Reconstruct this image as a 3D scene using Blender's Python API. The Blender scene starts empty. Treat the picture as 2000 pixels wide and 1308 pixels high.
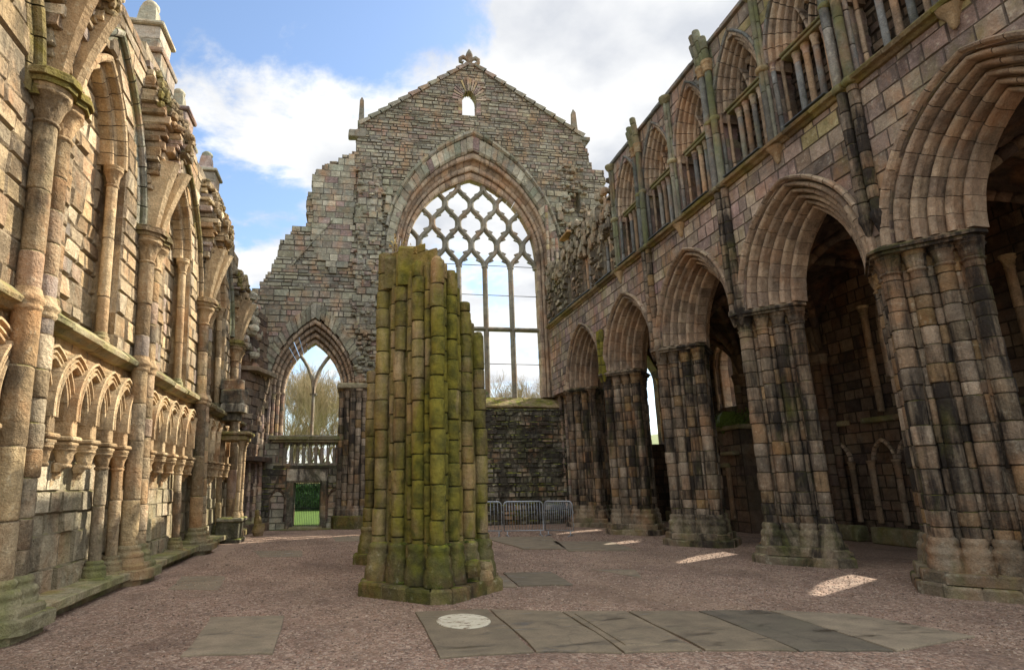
import bpy, math, random
from mathutils import Vector, Matrix
R = random.Random(7)
PI = math.pi
scene = bpy.context.scene
COL = scene.collection

# ------------------------------------------------------------------ helpers
def lin(h):
    h = h.lstrip('#'); o = []
    for i in (0, 2, 4):
        c = int(h[i:i+2], 16)/255
        o.append(c/12.92 if c <= .04045 else ((c+.055)/1.055)**2.4)
    return (o[0], o[1], o[2], 1)

class MB:
    """collects faces with a per-face tone (stone number, second number, joint flag)"""
    def __init__(s):
        s.v = []; s.f = []; s.t = []; s.s = []
    def add(s, verts, faces, tones, smooth=False):
        b = len(s.v); s.v.extend(verts)
        multi = isinstance(tones, list)
        for i, f in enumerate(faces):
            s.f.append([b+k for k in f]); s.t.append(tones[i] if multi else tones); s.s.append(smooth)
    def build(s, name, mat, parent=None, loc=None, slots=None):
        me = bpy.data.meshes.new(name)
        me.from_pydata(s.v, [], s.f)
        at = me.attributes.new('tone', 'FLOAT_VECTOR', 'FACE')
        flat = [c for t in s.t for c in t]
        at.data.foreach_set('vector', flat)
        me.polygons.foreach_set('use_smooth', s.s)
        me.materials.append(mat)
        me.update()
        o = bpy.data.objects.new(name, me); COL.objects.link(o)
        if parent is not None:
            o.parent = parent
            if parent.type == 'EMPTY' and loc is None:
                o.location = -parent.location
        if loc is not None: o.location = loc
        return o

def tone(lo=0., hi=1.):
    return (R.uniform(lo, hi), R.random(), 0.)
def jt(t): return (t[0], t[1], 1.)

def thing(name, label, cat, loc=(0, 0, 0), group=None, rz=0):
    o = bpy.data.objects.new(name, None); COL.objects.link(o)
    o.location = loc; o.rotation_euler = (0, 0, rz); o.empty_display_size = .3
    tag(o, label, cat, group); return o
def tag(o, label=None, cat=None, group=None, kind=None):
    if label: o['label'] = label
    if cat: o['category'] = cat
    if group: o['group'] = group
    if kind: o['kind'] = kind
    return o
def copy_tree(o, parent=None):
    c = o.copy(); COL.objects.link(c); c.parent = parent
    for ch in list(o.children): copy_tree(ch, c)
    return c

def handed(P):
    o = Vector(P(0, 0, 0)); a = Vector(P(1, 0, 0))-o; b = Vector(P(0, 1, 0))-o; c = Vector(P(0, 0, 1))-o
    return a.cross(b).dot(c) > 0

def box(mb, P, u0, u1, v0, v1, w0, w1, t=None, j=0., ch=0.):
    t = t or tone()
    vs = []
    for w in (w0, w1):
        for (u, v) in ((u0, v0), (u1, v0), (u1, v1), (u0, v1)):
            vs.append(P(u+R.uniform(-j, j), v+R.uniform(-j, j), w+R.uniform(-j, j)))
    fs = [(3, 2, 1, 0), (4, 5, 6, 7), (0, 1, 5, 4), (1, 2, 6, 5), (2, 3, 7, 6), (3, 0, 4, 7)]
    if not handed(P): fs = [f[::-1] for f in fs]
    mb.add(vs, fs, t)
W3 = lambda x, y, z: (x, y, z)

def bbox(mb, P, u0, u1, v0, v1, w0, w1, ch=.02, t=None, j=0.):
    """box with chamfered edges"""
    t = t or tone()
    rs = []
    for (w, i) in ((w0, ch), (w0+ch, 0), (w1-ch, 0), (w1, ch)):
        pts = [(u0+i, v0+i), (u1-i, v0+i), (u1-i, v1-i), (u0+i, v1-i)]
        if i == 0:
            c = ch
            pts = [(u0+c, v0), (u1-c, v0), (u1, v0+c), (u1, v1-c), (u1-c, v1), (u0+c, v1), (u0, v1-c), (u0, v0+c)]
        rs.append([P(a+R.uniform(-j, j), b+R.uniform(-j, j), w+R.uniform(-j, j)) for a, b in pts])
    vs = rs[0]+rs[1]+rs[2]+rs[3]
    A, B, Cc, D = 0, 4, 12, 20
    fs = [(3, 2, 1, 0), (D, D+1, D+2, D+3)]
    for k in range(8):
        n = (k+1) % 8
        fs.append((B+k, B+n, Cc+n, Cc+k))
    for q in range(4):
        n = (q+1) % 4
        e0, e1 = (2*q), (2*q+1)
        fs.append((A+q, A+n, B+e1, B+e0)); fs.append((A+n, B+(2*q+2) % 8, B+e1))
        fs.append((D+n, D+q, Cc+e0, Cc+e1)); fs.append((D+n, Cc+e1, Cc+(2*q+2) % 8))
    if not handed(P): fs = [f[::-1] for f in fs]
    mb.add(vs, fs, t)

# ---- pointed arch geometry (two-centred); half span a, rise h
def arch_R(a, h): return (a*a+h*h)/(2*a)
def arch_pt(a, h, t, side):
    Rr = arch_R(a, h); c = Rr-a
    th = t*math.acos(max(-1, min(1, c/Rr)))
    return side*(Rr*math.cos(th)-c), Rr*math.sin(th)
def arch_half(a, h, v):
    if v <= 0: return a
    if v >= h: return None
    Rr = arch_R(a, h)
    x = math.sqrt(max(0, Rr*Rr-v*v))-(Rr-a)
    return x if x > .01 else None
def arch_open(uc, a, sill, vs, h):
    def at(v):
        if v < sill: return None
        x = arch_half(a, h, v-vs)
        return None if x is None else (uc-x, uc+x)
    return at
def rect_open(u0, u1, v0, v1):
    return lambda v: (u0, u1) if v0 <= v <= v1 else None

def poly_spans(poly, v):
    xs = []
    n = len(poly)
    for i in range(n):
        (x0, y0), (x1, y1) = poly[i], poly[(i+1) % n]
        if (y0 <= v < y1) or (y1 <= v < y0):
            xs.append(x0+(v-y0)/(y1-y0)*(x1-x0))
    xs.sort()
    return [(xs[i], xs[i+1]) for i in range(0, len(xs)-1, 2)]

def masonry(mb, P, poly, opens, hgt, lng, T, ch=.018, rec=.02, jit=.008, tn=None, rag=0., proud=.012, v0=None, v1=None, split=()):
    """coursed blocks through the whole wall thickness; every block one stone"""
    flip = not handed(P)
    lo = min(p[1] for p in poly) if v0 is None else v0
    hi = max(p[1] for p in poly) if v1 is None else v1
    v = lo
    k = 0
    stops = sorted(list(split)+[hi])
    while v < hi-1e-4:
        nxt = [s for s in stops if s > v+1e-4][0]
        hh = hgt(v) if callable(hgt) else hgt
        h = R.uniform(*hh)
        vb = v+h
        if vb > nxt-hh[0]*.6: vb = nxt
        vm = (v+vb)/2
        k += 1
        ints = []
        for (a, b) in poly_spans(poly, vm):
            a -= R.uniform(-rag, rag); b += R.uniform(-rag, rag)
            ints.append([(a, a), (b, b)])
        for at in opens:
            m = at(vm)
            if m is None: continue
            lo_, hi_ = at(v+1e-4) or m, at(vb-1e-4) or m
            out = []
            for (L, Rr) in ints:
                if m[1] <= L[0] or m[0] >= Rr[0]: out.append([L, Rr]); continue
                if m[0] > L[0]+.02: out.append([L, (lo_[0], hi_[0])])
                if m[1] < Rr[0]-.02: out.append([(lo_[1], hi_[1]), Rr])
            ints = out
        lg = lng(v) if callable(lng) else lng
        for (L, Rr) in ints:
            La, Lb = L; Ra, Rb = Rr
            lo2, hi2 = max(La, Lb), min(Ra, Rb)
            cuts = []
            x = lo2+R.uniform(lg[0]*.5, lg[1])
            while x < hi2-lg[0]*.55:
                cuts.append(x); x += R.uniform(*lg)
            for i in range(len(cuts)+1):
                a0, b0 = (La, Lb) if i == 0 else (cuts[i-1], cuts[i-1])
                a1, b1 = (Ra, Rb) if i == len(cuts) else (cuts[i], cuts[i])
                q = [(a0, v), (a1, v), (b1, vb), (b0, vb)]
                if a1-a0 < .005 or b1-b0 < .005:
                    a1 = max(a1, a0+.005); b1 = max(b1, b0+.005); q = [(a0, v), (a1, v), (b1, vb), (b0, vb)]
                t = tn((q[0][0]+q[1][0])/2, vm) if tn else tone()
                if q[1][0]-q[0][0] < 3*ch or q[2][0]-q[3][0] < 3*ch: c = .004
                else: c = ch
                if (vb-v) < 3*ch: c = min(c, (vb-v)/4)
                pr = R.uniform(-proud, proud)
                mu = sum(p[0] for p in q)/4
                out4 = [P(a, b, -rec) for a, b in q]
                cs = [(1, 1), (-1, 1), (-1, -1), (1, -1)]
                in4 = [P(a+s[0]*(c+R.uniform(0, jit)), b+s[1]*(c+R.uniform(0, jit)), pr+R.uniform(-jit, jit)) for (a, b), s in zip(q, cs)]
                bk = [P(a, b, -T) for a, b in q]
                vs = out4+in4+bk
                fs = [(4, 5, 6, 7), (0, 1, 5, 4), (1, 2, 6, 5), (2, 3, 7, 6), (3, 0, 4, 7),
                      (11, 10, 9, 8), (8, 9, 1, 0), (9, 10, 2, 1), (10, 11, 3, 2), (11, 8, 0, 3)]
                if flip: fs = [f[::-1] for f in fs]
                mb.add(vs, fs, [t]+[jt(t)]*4+[t]*5)
        v = vb

def voussoirs(mb, P, uc, vs, a, h, prof, n, hk=1., gap=.006, seg=2, tn=None, t0=0., t1=1., sides=(-1, 1), smooth=False, wob=0., tilt=0., jit=0.):
    """arch order: closed profile [(q outwards, w)] swept along a pointed arch, one stone per voussoir"""
    m = len(prof)
    base = handed(P)
    for sd in sides:
        L = 1.0/n
        for i in range(n):
            ta, tb = t0+(t1-t0)*i*L, t0+(t1-t0)*(i+1)*L
            g = gap/(a*1.4)
            if i < n-1 or True: ta += g; tb -= (g if i < n-1 else 0)
            t = tn() if tn else tone()
            dq = R.uniform(-jit, jit); dw = R.uniform(-jit, jit)
            rings = []
            for k in range(seg+1):
                tt = ta+(tb-ta)*k/seg
                ring = []
                for (q, w) in prof:
                    u, v = arch_pt(a+q+dq, h+(q+dq)*hk, tt, sd)
                    s = sd*(1-tt)
                    ring.append(P(uc+u, vs+v, w+dw+tilt*s))
                rings.append(ring)
            V = [p for r in rings for p in r]
            F = []; T = []
            for k in range(seg):
                for j in range(m):
                    j2 = (j+1) % m
                    F.append((k*m+j, k*m+j2, (k+1)*m+j2, (k+1)*m+j)); T.append(t)
            F.append(tuple(range(m-1, -1, -1))); T.append(jt(t))
            F.append(tuple(seg*m+j for j in range(m))); T.append(jt(t))
            fl = (sd > 0) == base
            if fl: F = [f[::-1] for f in F]
            mb.add(V, F, T, False)

def roll_prof(q, w, r, back, n=7, core=.8):
    """a roll (bowtell) at (q,w) merging into a stone running back to w=back"""
    pts = []
    for i in range(n):
        an = -PI*.62+i*(PI*1.24+0)/(n-1)
        pts.append((q-r*math.sin(an)*1., w+r*math.cos(an)))
    # pts run from +q side over the front to -q side
    pts = pts + [(q-r*core, back), (q+r*core, back)]
    return pts

def lathe(mb, ax, prof, n=14, t=None, mod=None, smooth=True):
    t = t or tone()
    V = []; F = []
    for (r, z) in prof:
        x, y = ax(z)
        for k in range(n):
            an = 2*PI*k/n
            rr = r*(mod(an, z) if mod else 1)
            V.append((x+rr*math.cos(an), y+rr*math.sin(an), z))
    m = len(prof)
    for i in range(m-1):
        for k in range(n):
            k2 = (k+1) % n
            F.append((i*n+k, i*n+k2, (i+1)*n+k2, (i+1)*n+k))
    mb.add(V, F, t, smooth)
    mb.add(V[:n], [tuple(range(n-1, -1, -1))], t); mb.add(V[-n:], [tuple(range(n))], t)

def shaft(mb, ax, z0, z1, r, step=(.26, .4), n=12, tn=None, courses=None, jr=.012, jp=.006, g=.014, gd=.014, taper=0):
    z = z0
    cs = []
    if courses:
        cs = [c for c in courses if z0 < c < z1-.08]
    else:
        z += R.uniform(*step)*.8
        while z < z1-step[0]*.5: cs.append(z); z += R.uniform(*step)
    cs = [z0]+cs+[z1]
    V = []; F = []; T = []; m = 0
    for i in range(len(cs)-1):
        a, b = cs[i], cs[i+1]
        t = tn() if tn else tone()
        rr = r*(1+R.uniform(-jr, jr)*3); dx, dy = R.uniform(-jp, jp), R.uniform(-jp, jp)
        gg = min(g, (b-a)/5)
        f = 1-taper*((a+b)/2-z0)/(z1-z0)
        rows = [(a, rr*f-gd), (a+gg, rr*f-gd*.25), (a+gg*2.5, rr*f), (b-gg*2.5, rr*f), (b-gg, rr*f-gd*.25), (b, rr*f-gd)]
        b0 = len(V)
        ph = R.random()*6
        for (z, q) in rows:
            x, y = ax(z)
            for k in range(n):
                an = 2*PI*k/n
                q2 = q*(1+.018*math.sin(an*2+ph)+.012*math.sin(an*3+ph*2+z*5))
                V.append((x+dx+q2*math.cos(an), y+dy+q2*math.sin(an), z))
        for i2 in range(5):
            for k in range(n):
                k2 = (k+1) % n
                F.append((b0+i2*n+k, b0+i2*n+k2, b0+(i2+1)*n+k2, b0+(i2+1)*n+k))
                T.append(jt(t) if i2 in (0, 4) else t)
        F.append(tuple(b0+k for k in range(n-1, -1, -1))); T.append(t)
        F.append(tuple(b0+5*n+k for k in range(n))); T.append(t)
    mb.add(V, F, T, True)

def capital(mb, ax, z0, h, r, flare=1.75, t=None, n=28, leaf=5):
    t = t or tone()
    lathe(mb, ax, [(r*1.0, z0-.05), (r*1.18, z0-.035), (r*1.22, z0-.015), (r*1.1, z0+.005)], 14, t)
    ph = R.random()*6
    def mod(an, z):
        k = (z-z0)/h
        b = abs(math.sin((leaf*an+ph)/2+1.6*k))**.6; c2 = abs(math.cos((leaf*an+ph)/2-1.2*k))**.5
        return .86+.3*(b if k < .36 else c2)*min(1, .25+k*1.8)+.05*math.sin(9*an+ph+8*k)
    pr = []
    for i in range(12):
        k = i/11*.72
        pr.append((r*(1.0+(flare-1)*(k/.72)**2.2*.85+.08*math.sin(k/.72*PI*2)), z0+k*h))
    lathe(mb, ax, pr, n, t, mod)
    lathe(mb, ax, [(r*flare*.86, z0+h*.70), (r*flare*1.02, z0+h*.76), (r*flare*1.04, z0+h*.82), (r*flare*.95, z0+h*.86), (r*flare*1.06, z0+h*.9), (r*flare*1.07, z0+h)], n, (R.random(), R.random(), 0))

def base_mould(mb, ax, z0, h, r, out=1.55, t=None):
    t = t or tone()
    P_ = [(1.55, 0), (1.58, .12), (1.55, .35), (1.42, .42), (1.5, .5), (1.52, .58), (1.38, .68), (1.15, .74), (1.22, .82), (1.24, .9), (1.05, 1.0)]
    lathe(mb, ax, [(r*(1+(a-1)*out/1.55), z0+b*h) for a, b in P_], 14, t)

def prism(mb, pts, z0, z1, t=None, ch=0.):
    """vertical prism on a plan polygon (counter-clockwise), small top chamfer"""
    t = t or tone()
    n = len(pts)
    cx = sum(p[0] for p in pts)/n; cy = sum(p[1] for p in pts)/n
    def sc(f): return [(cx+(x-cx)*f, cy+(y-cy)*f) for x, y in pts]
    rad = max(math.hypot(x-cx, y-cy) for x, y in pts)
    rows = [(pts, z0), (pts, z1-ch)]
    if ch: rows.append((sc(1-ch/rad), z1))
    V = [(x, y, z) for ps, z in rows for x, y in ps]
    F = [tuple(range(n-1, -1, -1))]
    for i in range(len(rows)-1):
        for k in range(n):
            F.append((i*n+k, i*n+(k+1) % n, (i+1)*n+(k+1) % n, (i+1)*n+k))
    F.append(tuple((len(rows)-1)*n+k for k in range(n)))
    mb.add(V, F, t)

def tube(mb, pts, r, n=6, t=None, smooth=True, closed=False):
    t = t or tone()
    pts = [Vector(p) for p in pts]
    V = []; F = []
    m = len(pts)
    up = Vector((0, 0, 1))
    prev = None
    for i, p in enumerate(pts):
        d = (pts[min(i+1, m-1)]-pts[max(i-1, 0)])
        if d.length < 1e-9: d = Vector((0, 0, 1))
        d.normalize()
        if prev is None:
            a = d.cross(up)
            if a.length < .05: a = d.cross(Vector((1, 0, 0)))
        else:
            a = prev-d*prev.dot(d)
        a.normalize(); b = d.cross(a); prev = a
        rr = r[i] if isinstance(r, (list, tuple)) else r
        for k in range(n):
            an = 2*PI*k/n
            V.append(tuple(p+a*rr*math.cos(an)+b*rr*math.sin(an)))
    for i in range(m-1):
        for k in range(n):
            F.append((i*n+k, i*n+(k+1) % n, (i+1)*n+(k+1) % n, (i+1)*n+k))
    F.append(tuple(range(n-1, -1, -1))); F.append(tuple((m-1)*n+k for k in range(n)))
    mb.add(V, F, t, smooth)

def rock(mb, c, s, t=None, seed=None):
    """an irregular faceted stone"""
    t = t or tone()
    V = []; F = []
    rot = Matrix.Rotation(R.uniform(0, 6.3), 3, 'Z') @ Matrix.Rotation(R.uniform(-.25, .25), 3, 'X')
    for z in (-1, -.3, .45, 1):
        k = 1-.25*abs(z)**2
        for i in range(6):
            an = i*PI/3+.5
            p = Vector((math.cos(an)*k*s[0]*R.uniform(.82, 1.12), math.sin(an)*k*s[1]*R.uniform(.82, 1.12), z*s[2]*R.uniform(.85, 1.1)))
            V.append(tuple(Vector(c)+rot @ p))
    for r_ in range(3):
        for i in range(6):
            F.append((r_*6+i, r_*6+(i+1) % 6, (r_+1)*6+(i+1) % 6, (r_+1)*6+i))
    F.append((5, 4, 3, 2, 1, 0)); F.append(tuple(18+i for i in range(6)))
    mb.add(V, F, t)

def leaf(mb, p, s, t=None):
    a = Vector((R.gauss(0, 1), R.gauss(0, 1), R.gauss(0, 1))).normalized(); b = a.cross(Vector((R.gauss(0, 1), R.gauss(0, 1), R.gauss(0, 1)))).normalized()
    p = Vector(p)
    mb.add([tuple(p-a*s), tuple(p+b*s*.5), tuple(p+a*s), tuple(p-b*s*.5)], [(0, 1, 2, 3)], t or tone())

# ------------------------------------------------------------------ materials
class NT:
    def __init__(s, name):
        s.m = bpy.data.materials.new(name); s.m.use_nodes = True
        s.t = s.m.node_tree; s.t.nodes.clear()
        s.out = s.n('ShaderNodeOutputMaterial'); s.p = s.n('ShaderNodeBsdfPrincipled')
        s.l(s.p.outputs[0], s.out.inputs[0])
    def n(s, k, **kw):
        x = s.t.nodes.new(k)
        for a, b in kw.items(): setattr(x, a, b)
        return x
    def l(s, a, b): s.t.links.new(a, b)
    def pos(s, sc=(1, 1, 1)):
        if not hasattr(s, '_g'): s._g = s.n('ShaderNodeNewGeometry')
        v = s.n('ShaderNodeVectorMath', operation='MULTIPLY'); s.l(s._g.outputs['Position'], v.inputs[0]); v.inputs[1].default_value = sc
        return v.outputs[0]
    def noise(s, scale, detail=4, rough=.55, vec=None, dist=0.):
        x = s.n('ShaderNodeTexNoise'); x.inputs['Scale'].default_value = scale; x.inputs['Detail'].default_value = detail
        x.inputs['Roughness'].default_value = rough; x.inputs['Distortion'].default_value = dist
        s.l(vec if vec is not None else s.pos(), x.inputs['Vector']); return x.outputs['Fac']
    def ramp(s, fac, stops, mode='LINEAR'):
        x = s.n('ShaderNodeValToRGB'); x.color_ramp.interpolation = mode
        e = x.color_ramp.elements
        while len(e) < len(stops): e.new(.5)
        for i, (p, c) in enumerate(stops):
            e[i].position = p; e[i].color = c if not isinstance(c, (int, float)) else (c, c, c, 1)
        s.l(fac, x.inputs[0]); return x.outputs[0]
    def mix(s, f, a, b, mode='MIX'):
        x = s.n('ShaderNodeMix', data_type='RGBA', blend_type=mode)
        for i, q in ((0, f), (6, a), (7, b)):
            if hasattr(q, 'links'): s.l(q, x.inputs[i])
            else: x.inputs[i].default_value = q
        return x.outputs[2]
    def math(s, op, a, b=0., clamp=False):
        x = s.n('ShaderNodeMath', operation=op, use_clamp=clamp)
        for i, q in ((0, a), (1, b)):
            if hasattr(q, 'links'): s.l(q, x.inputs[i])
            else: x.inputs[i].default_value = q
        return x.outputs[0]
    def tone(s):
        a = s.n('ShaderNodeAttribute', attribute_name='tone'); b = s.n('ShaderNodeSeparateXYZ')
        s.l(a.outputs['Vector'], b.inputs[0]); return b.outputs
    def bump(s, h, strength=.5, dist=.02, normal=None):
        x = s.n('ShaderNodeBump'); x.inputs['Strength'].default_value = strength; x.inputs['Distance'].default_value = dist
        s.l(h, x.inputs['Height'])
        if normal is not None: s.l(normal, x.inputs['Normal'])
        return x.outputs[0]

def stone(name, pal, mort='#6b6459', soot=.0, moss=.0, lichen=.15, vary=.35, mosscol=('#3d4416', '#6f7026'), topmoss=.5, soot_lo=.0, soot_th=.5, bumpk=1., mossth=.56, mossstretch=.5, gain=1., streak=False):
    s = NT(name)
    tx, ty, tz = s.tone()
    n = len(pal)
    c = s.ramp(tx, [(i/(n-1), lin(h)) for i, h in enumerate(pal)])
    # mineral staining inside each stone, second random tone lightens or darkens
    big = s.noise(.55, 3)
    mid = s.noise(4.5, 5, .6)
    fine = s.noise(38, 4, .65)
    c = s.mix(1., c, s.ramp(big, [(.32, .74), (.5, 1.0), (.68, 1.16)]), 'MULTIPLY')
    c = s.mix(1., c, s.ramp(ty, [(0, 1-vary), (1, 1+vary*.55)]), 'MULTIPLY')
    c = s.mix(1., c, s.ramp(mid, [(.25, .62), (.5, .98), (.75, 1.3)]), 'MULTIPLY')
    c = s.mix(1., c, s.ramp(fine, [(.3, .74), (.55, 1.02), (.75, 1.2)]), 'MULTIPLY')
    warm = s.noise(1.3, 4, .6, s.pos((1, 1, .7)))
    c = s.mix(s.ramp(warm, [(.5, 0), (.68, .4)]), c, lin('#a8764a'))
    if lichen:
        li = s.noise(9, 5, .7)
        c = s.mix(s.ramp(li, [(.58, 0), (.66, lichen)]), c, lin('#b9b59c'))
    if soot:
        so = s.noise(1.5, 6, .68, s.pos((1, 1, .42)), .6)
        if streak:   # rain-washed soot runs in vertical streaks
            so = s.math('ADD', s.math('MULTIPLY', s.noise(1., 5, .65, s.pos((1.1, 1.1, .5)), .4), .55), s.math('MULTIPLY', s.noise(1., 5, .7, s.pos((6, 6, .45)), .2), .45))
        so2 = s.math('ADD', so, s.math('MULTIPLY', s.math('SUBTRACT', tx, .5), -.1))
        c = s.mix(s.ramp(so2, [(soot_th-.05, 0), (soot_th+.07, soot)]), c, lin('#26221f'))
    if moss:
        mo = s.noise(1.1, 6, .66, s.pos((1, 1, mossstretch)), .4)
        mcol = s.ramp(s.noise(5, 4), [(.35, lin(mosscol[0])), (.65, lin(mosscol[1]))])
        c = s.mix(s.ramp(mo, [(mossth-.1, 0), (mossth+.1, moss)]), c, mcol)
    c = s.mix(s.math('MULTIPLY', tz, .8), c, lin(mort))
    if topmoss:
        nz = s.n('ShaderNodeSeparateXYZ'); s.l(s._g.outputs['Normal'], nz.inputs[0])
        tm = s.math('MULTIPLY', s.ramp(nz.outputs[2], [(.45, 0), (.8, 1)]), s.ramp(s.noise(3.2, 6, .68), [(.46, 0), (.58, topmoss)]))
        c = s.mix(tm, c, s.ramp(s.noise(7, 4), [(.35, lin('#3f4a14')), (.62, lin('#85842c'))]))
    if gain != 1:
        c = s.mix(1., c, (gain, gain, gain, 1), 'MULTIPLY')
    s.l(c, s.p.inputs['Base Color'])
    s.p.inputs['Roughness'].default_value = .93
    s.p.inputs['Specular IOR Level'].default_value = .2
    vor = s.n('ShaderNodeTexVoronoi', feature='F1'); vor.inputs['Scale'].default_value = 26; s.l(s.pos(), vor.inputs['Vector'])
    h = s.math('ADD', s.math('MULTIPLY', s.noise(14, 6, .62), 1.0), s.math('MULTIPLY', s.noise(60, 3, .6), .35))
    h = s.math('ADD', h, s.math('MULTIPLY', mid, 1.4))
    s.l(s.bump(h, .85*bumpk, .045), s.p.inputs['Normal'])
    return s.m

M = {}
M['north'] = stone('warm_sandstone', ['#83755f', '#a58f70', '#bca682', '#97805f', '#b29a72', '#9d8d74', '#c4b190', '#7a6c56', '#ad8d64', '#a08d7e', '#8d8274'], mort='#8a7a62', lichen=.25, topmoss=.75, soot=.62, soot_th=.575, vary=.42, moss=.3, mossth=.68, bumpk=1.3, gain=1.1)
M['dado'] = stone('pale_weathered_dado', ['#a3977c', '#b5a688', '#c4b698', '#a89572', '#bcae92', '#948a70'], mort='#80745c', lichen=.4, topmoss=.5, soot=.5, soot_th=.58, vary=.3, moss=.5, mosscol=('#6a6a40', '#8a8654'), mossth=.6, bumpk=1.5)
M['carved'] = stone('carved_sandstone', ['#a08866', '#b79d77', '#c9b088', '#a98d68', '#bda37c'], mort='#7a6a54', lichen=.3, topmoss=.15, soot=.45, soot_th=.6, vary=.2)
M['northmoss'] = stone('mossy_rubble', ['#8a775c', '#a89270', '#96805f', '#76664e'], mort='#5c503e', moss=.75, mosscol=('#57531e', '#857a2e'), mossth=.54, topmoss=.95, lichen=.15, bumpk=1.4)
M['east'] = stone('grey_rubble', ['#716c5f', '#847e6e', '#8e8874', '#79746a', '#878069', '#7c6a60', '#959079', '#6f6d5e', '#857f6c'], mort='#5a544a', moss=.28, mosscol=('#4a4d33', '#676a48'), mossth=.55, lichen=.35, topmoss=.5, soot=.3, soot_th=.6, gain=1.35)
M['eastashlar'] = stone('pale_ashlar', ['#7c7a6e', '#938c78', '#a09882', '#87826f', '#8f8472', '#85706a', '#a89f8a', '#7a7c6a'], mort='#5f5a50', moss=.25, mosscol=('#55593c', '#727552'), mossth=.58, lichen=.35, topmoss=.4, soot=.3, soot_th=.6, gain=1.3)
M['blocking'] = stone('dark_mossy_rubble', ['#5c5648', '#787060', '#948a76', '#4f4a3e', '#6a6454', '#3f3b32'], mort='#3a362c', moss=.5, mosscol=('#32341c', '#4f5030'), mossth=.56, soot=.85, soot_th=.49, lichen=.3, topmoss=.9, gain=1.55)
M['trac'] = stone('tracery_stone', ['#7c7668', '#8b8474', '#958d7c', '#817660'], mort='#55503f', lichen=.2, topmoss=.3, vary=.15, moss=.2, mosscol=('#4d5030', '#666842'), gain=.95)
M['south'] = stone('purple_sandstone', ['#857666', '#9a8973', '#7c6c63', '#8f786b', '#6e6257', '#a3937b', '#88706a', '#94865f', '#7a7468'], mort='#4f463e', moss=.5, mosscol=('#4c4f22', '#717030'), mossth=.64, soot=.55, soot_th=.62, lichen=.25, topmoss=.6, gain=1.4)
M['pier'] = stone('sooty_pier_stone', ['#87775f', '#998870', '#7d6f5c', '#8f7b64', '#746757', '#a1907a', '#846f58', '#927750'], mort='#2f2923', soot=.94, soot_th=.505, lichen=.25, topmoss=.5, moss=.5, mosscol=('#4a4c1c', '#6c6c28'), mossth=.66, gain=1.08, streak=True)
M['arch'] = stone('arch_sandstone', ['#94806a', '#a8937a', '#8c7a68', '#a08a72', '#867664', '#ae9a80'], mort='#5c4e40', soot=.55, soot_th=.6, lichen=.2, topmoss=.3, vary=.2, gain=1.25)
M['green_shaft'] = stone('algae_green_shaft', ['#6b6a5a', '#777464', '#6a675c', '#82796a'], mort='#3f3d2c', moss=.6, mosscol=('#4c5030', '#666a3c'), mossth=.5, soot=.5, soot_th=.6, lichen=.1, topmoss=.7, gain=1.35)
M['dark_shaft'] = stone('slate_blue_shaft', ['#6a6a66', '#75726a', '#5f5f5c', '#7d766a'], mort='#3f3c36', soot=.4, soot_th=.58, moss=.35, mosscol=('#4c5224', '#6c7234'), mossth=.62, lichen=.2, topmoss=.4, gain=1.35)
M['tan_shaft'] = stone('tan_colonnette', ['#8c7660', '#82705a', '#957c60', '#7a6a58'], mort='#4c4234', soot=.3, soot_th=.62, lichen=.1, topmoss=.2, gain=1.35)
M['column'] = stone('moss_green_column', ['#85764e', '#917f5c', '#786a48', '#a88c70', '#80744e', '#957f62', '#6c6244', '#b09478'], mort='#211f14', moss=.93, mosscol=('#434316', '#726a24'), mossth=.46, soot=.6, soot_th=.57, lichen=.12, topmoss=.6, mossstretch=.3, vary=.34, gain=1.3)
M['colbase'] = stone('dark_moss_base', ['#6a6040', '#7c6e4a', '#5c563a', '#8a7858', '#716648'], mort='#24240f', moss=.8, mosscol=('#363c10', '#62621c'), mossth=.5, soot=.6, soot_th=.55, lichen=.3, topmoss=.95, gain=1.2, vary=.35)
M['bench'] = stone('worn_bench_stone', ['#8b7f63', '#7c7458', '#9a8e70', '#6d684e'], mort='#3f3c2a', moss=.6, mosscol=('#4a5022', '#6c6e34'), mossth=.52, lichen=.2, topmoss=.35, gain=1.2)
M['plinth'] = stone('pier_plinth', ['#7d705c', '#8b7b66', '#6f6452', '#97866e', '#84725c'], mort='#2a261e', moss=.65, mosscol=('#454a1e', '#666a30'), mossth=.6, soot=.85, soot_th=.53, lichen=.25, topmoss=.35, gain=1.05)
M['torn'] = stone('eroded_tan_rubble', ['#8a7d68', '#9a8b74', '#7c7262', '#a4967e', '#857660', '#93826c'], mort='#4a4236', lichen=.35, topmoss=.5, moss=.4, mosscol=('#4f5034', '#6a6a44'), mossth=.58, soot=.5, soot_th=.58, gain=1.25)
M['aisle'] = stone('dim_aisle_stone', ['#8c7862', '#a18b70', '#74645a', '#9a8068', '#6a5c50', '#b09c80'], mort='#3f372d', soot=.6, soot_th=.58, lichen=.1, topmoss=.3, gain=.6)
M['vault'] = stone('vault_rubble', ['#54483c', '#605244', '#463c34', '#584a40'], mort='#3a3028', soot=.5, soot_th=.55, lichen=0, topmoss=0)

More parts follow.
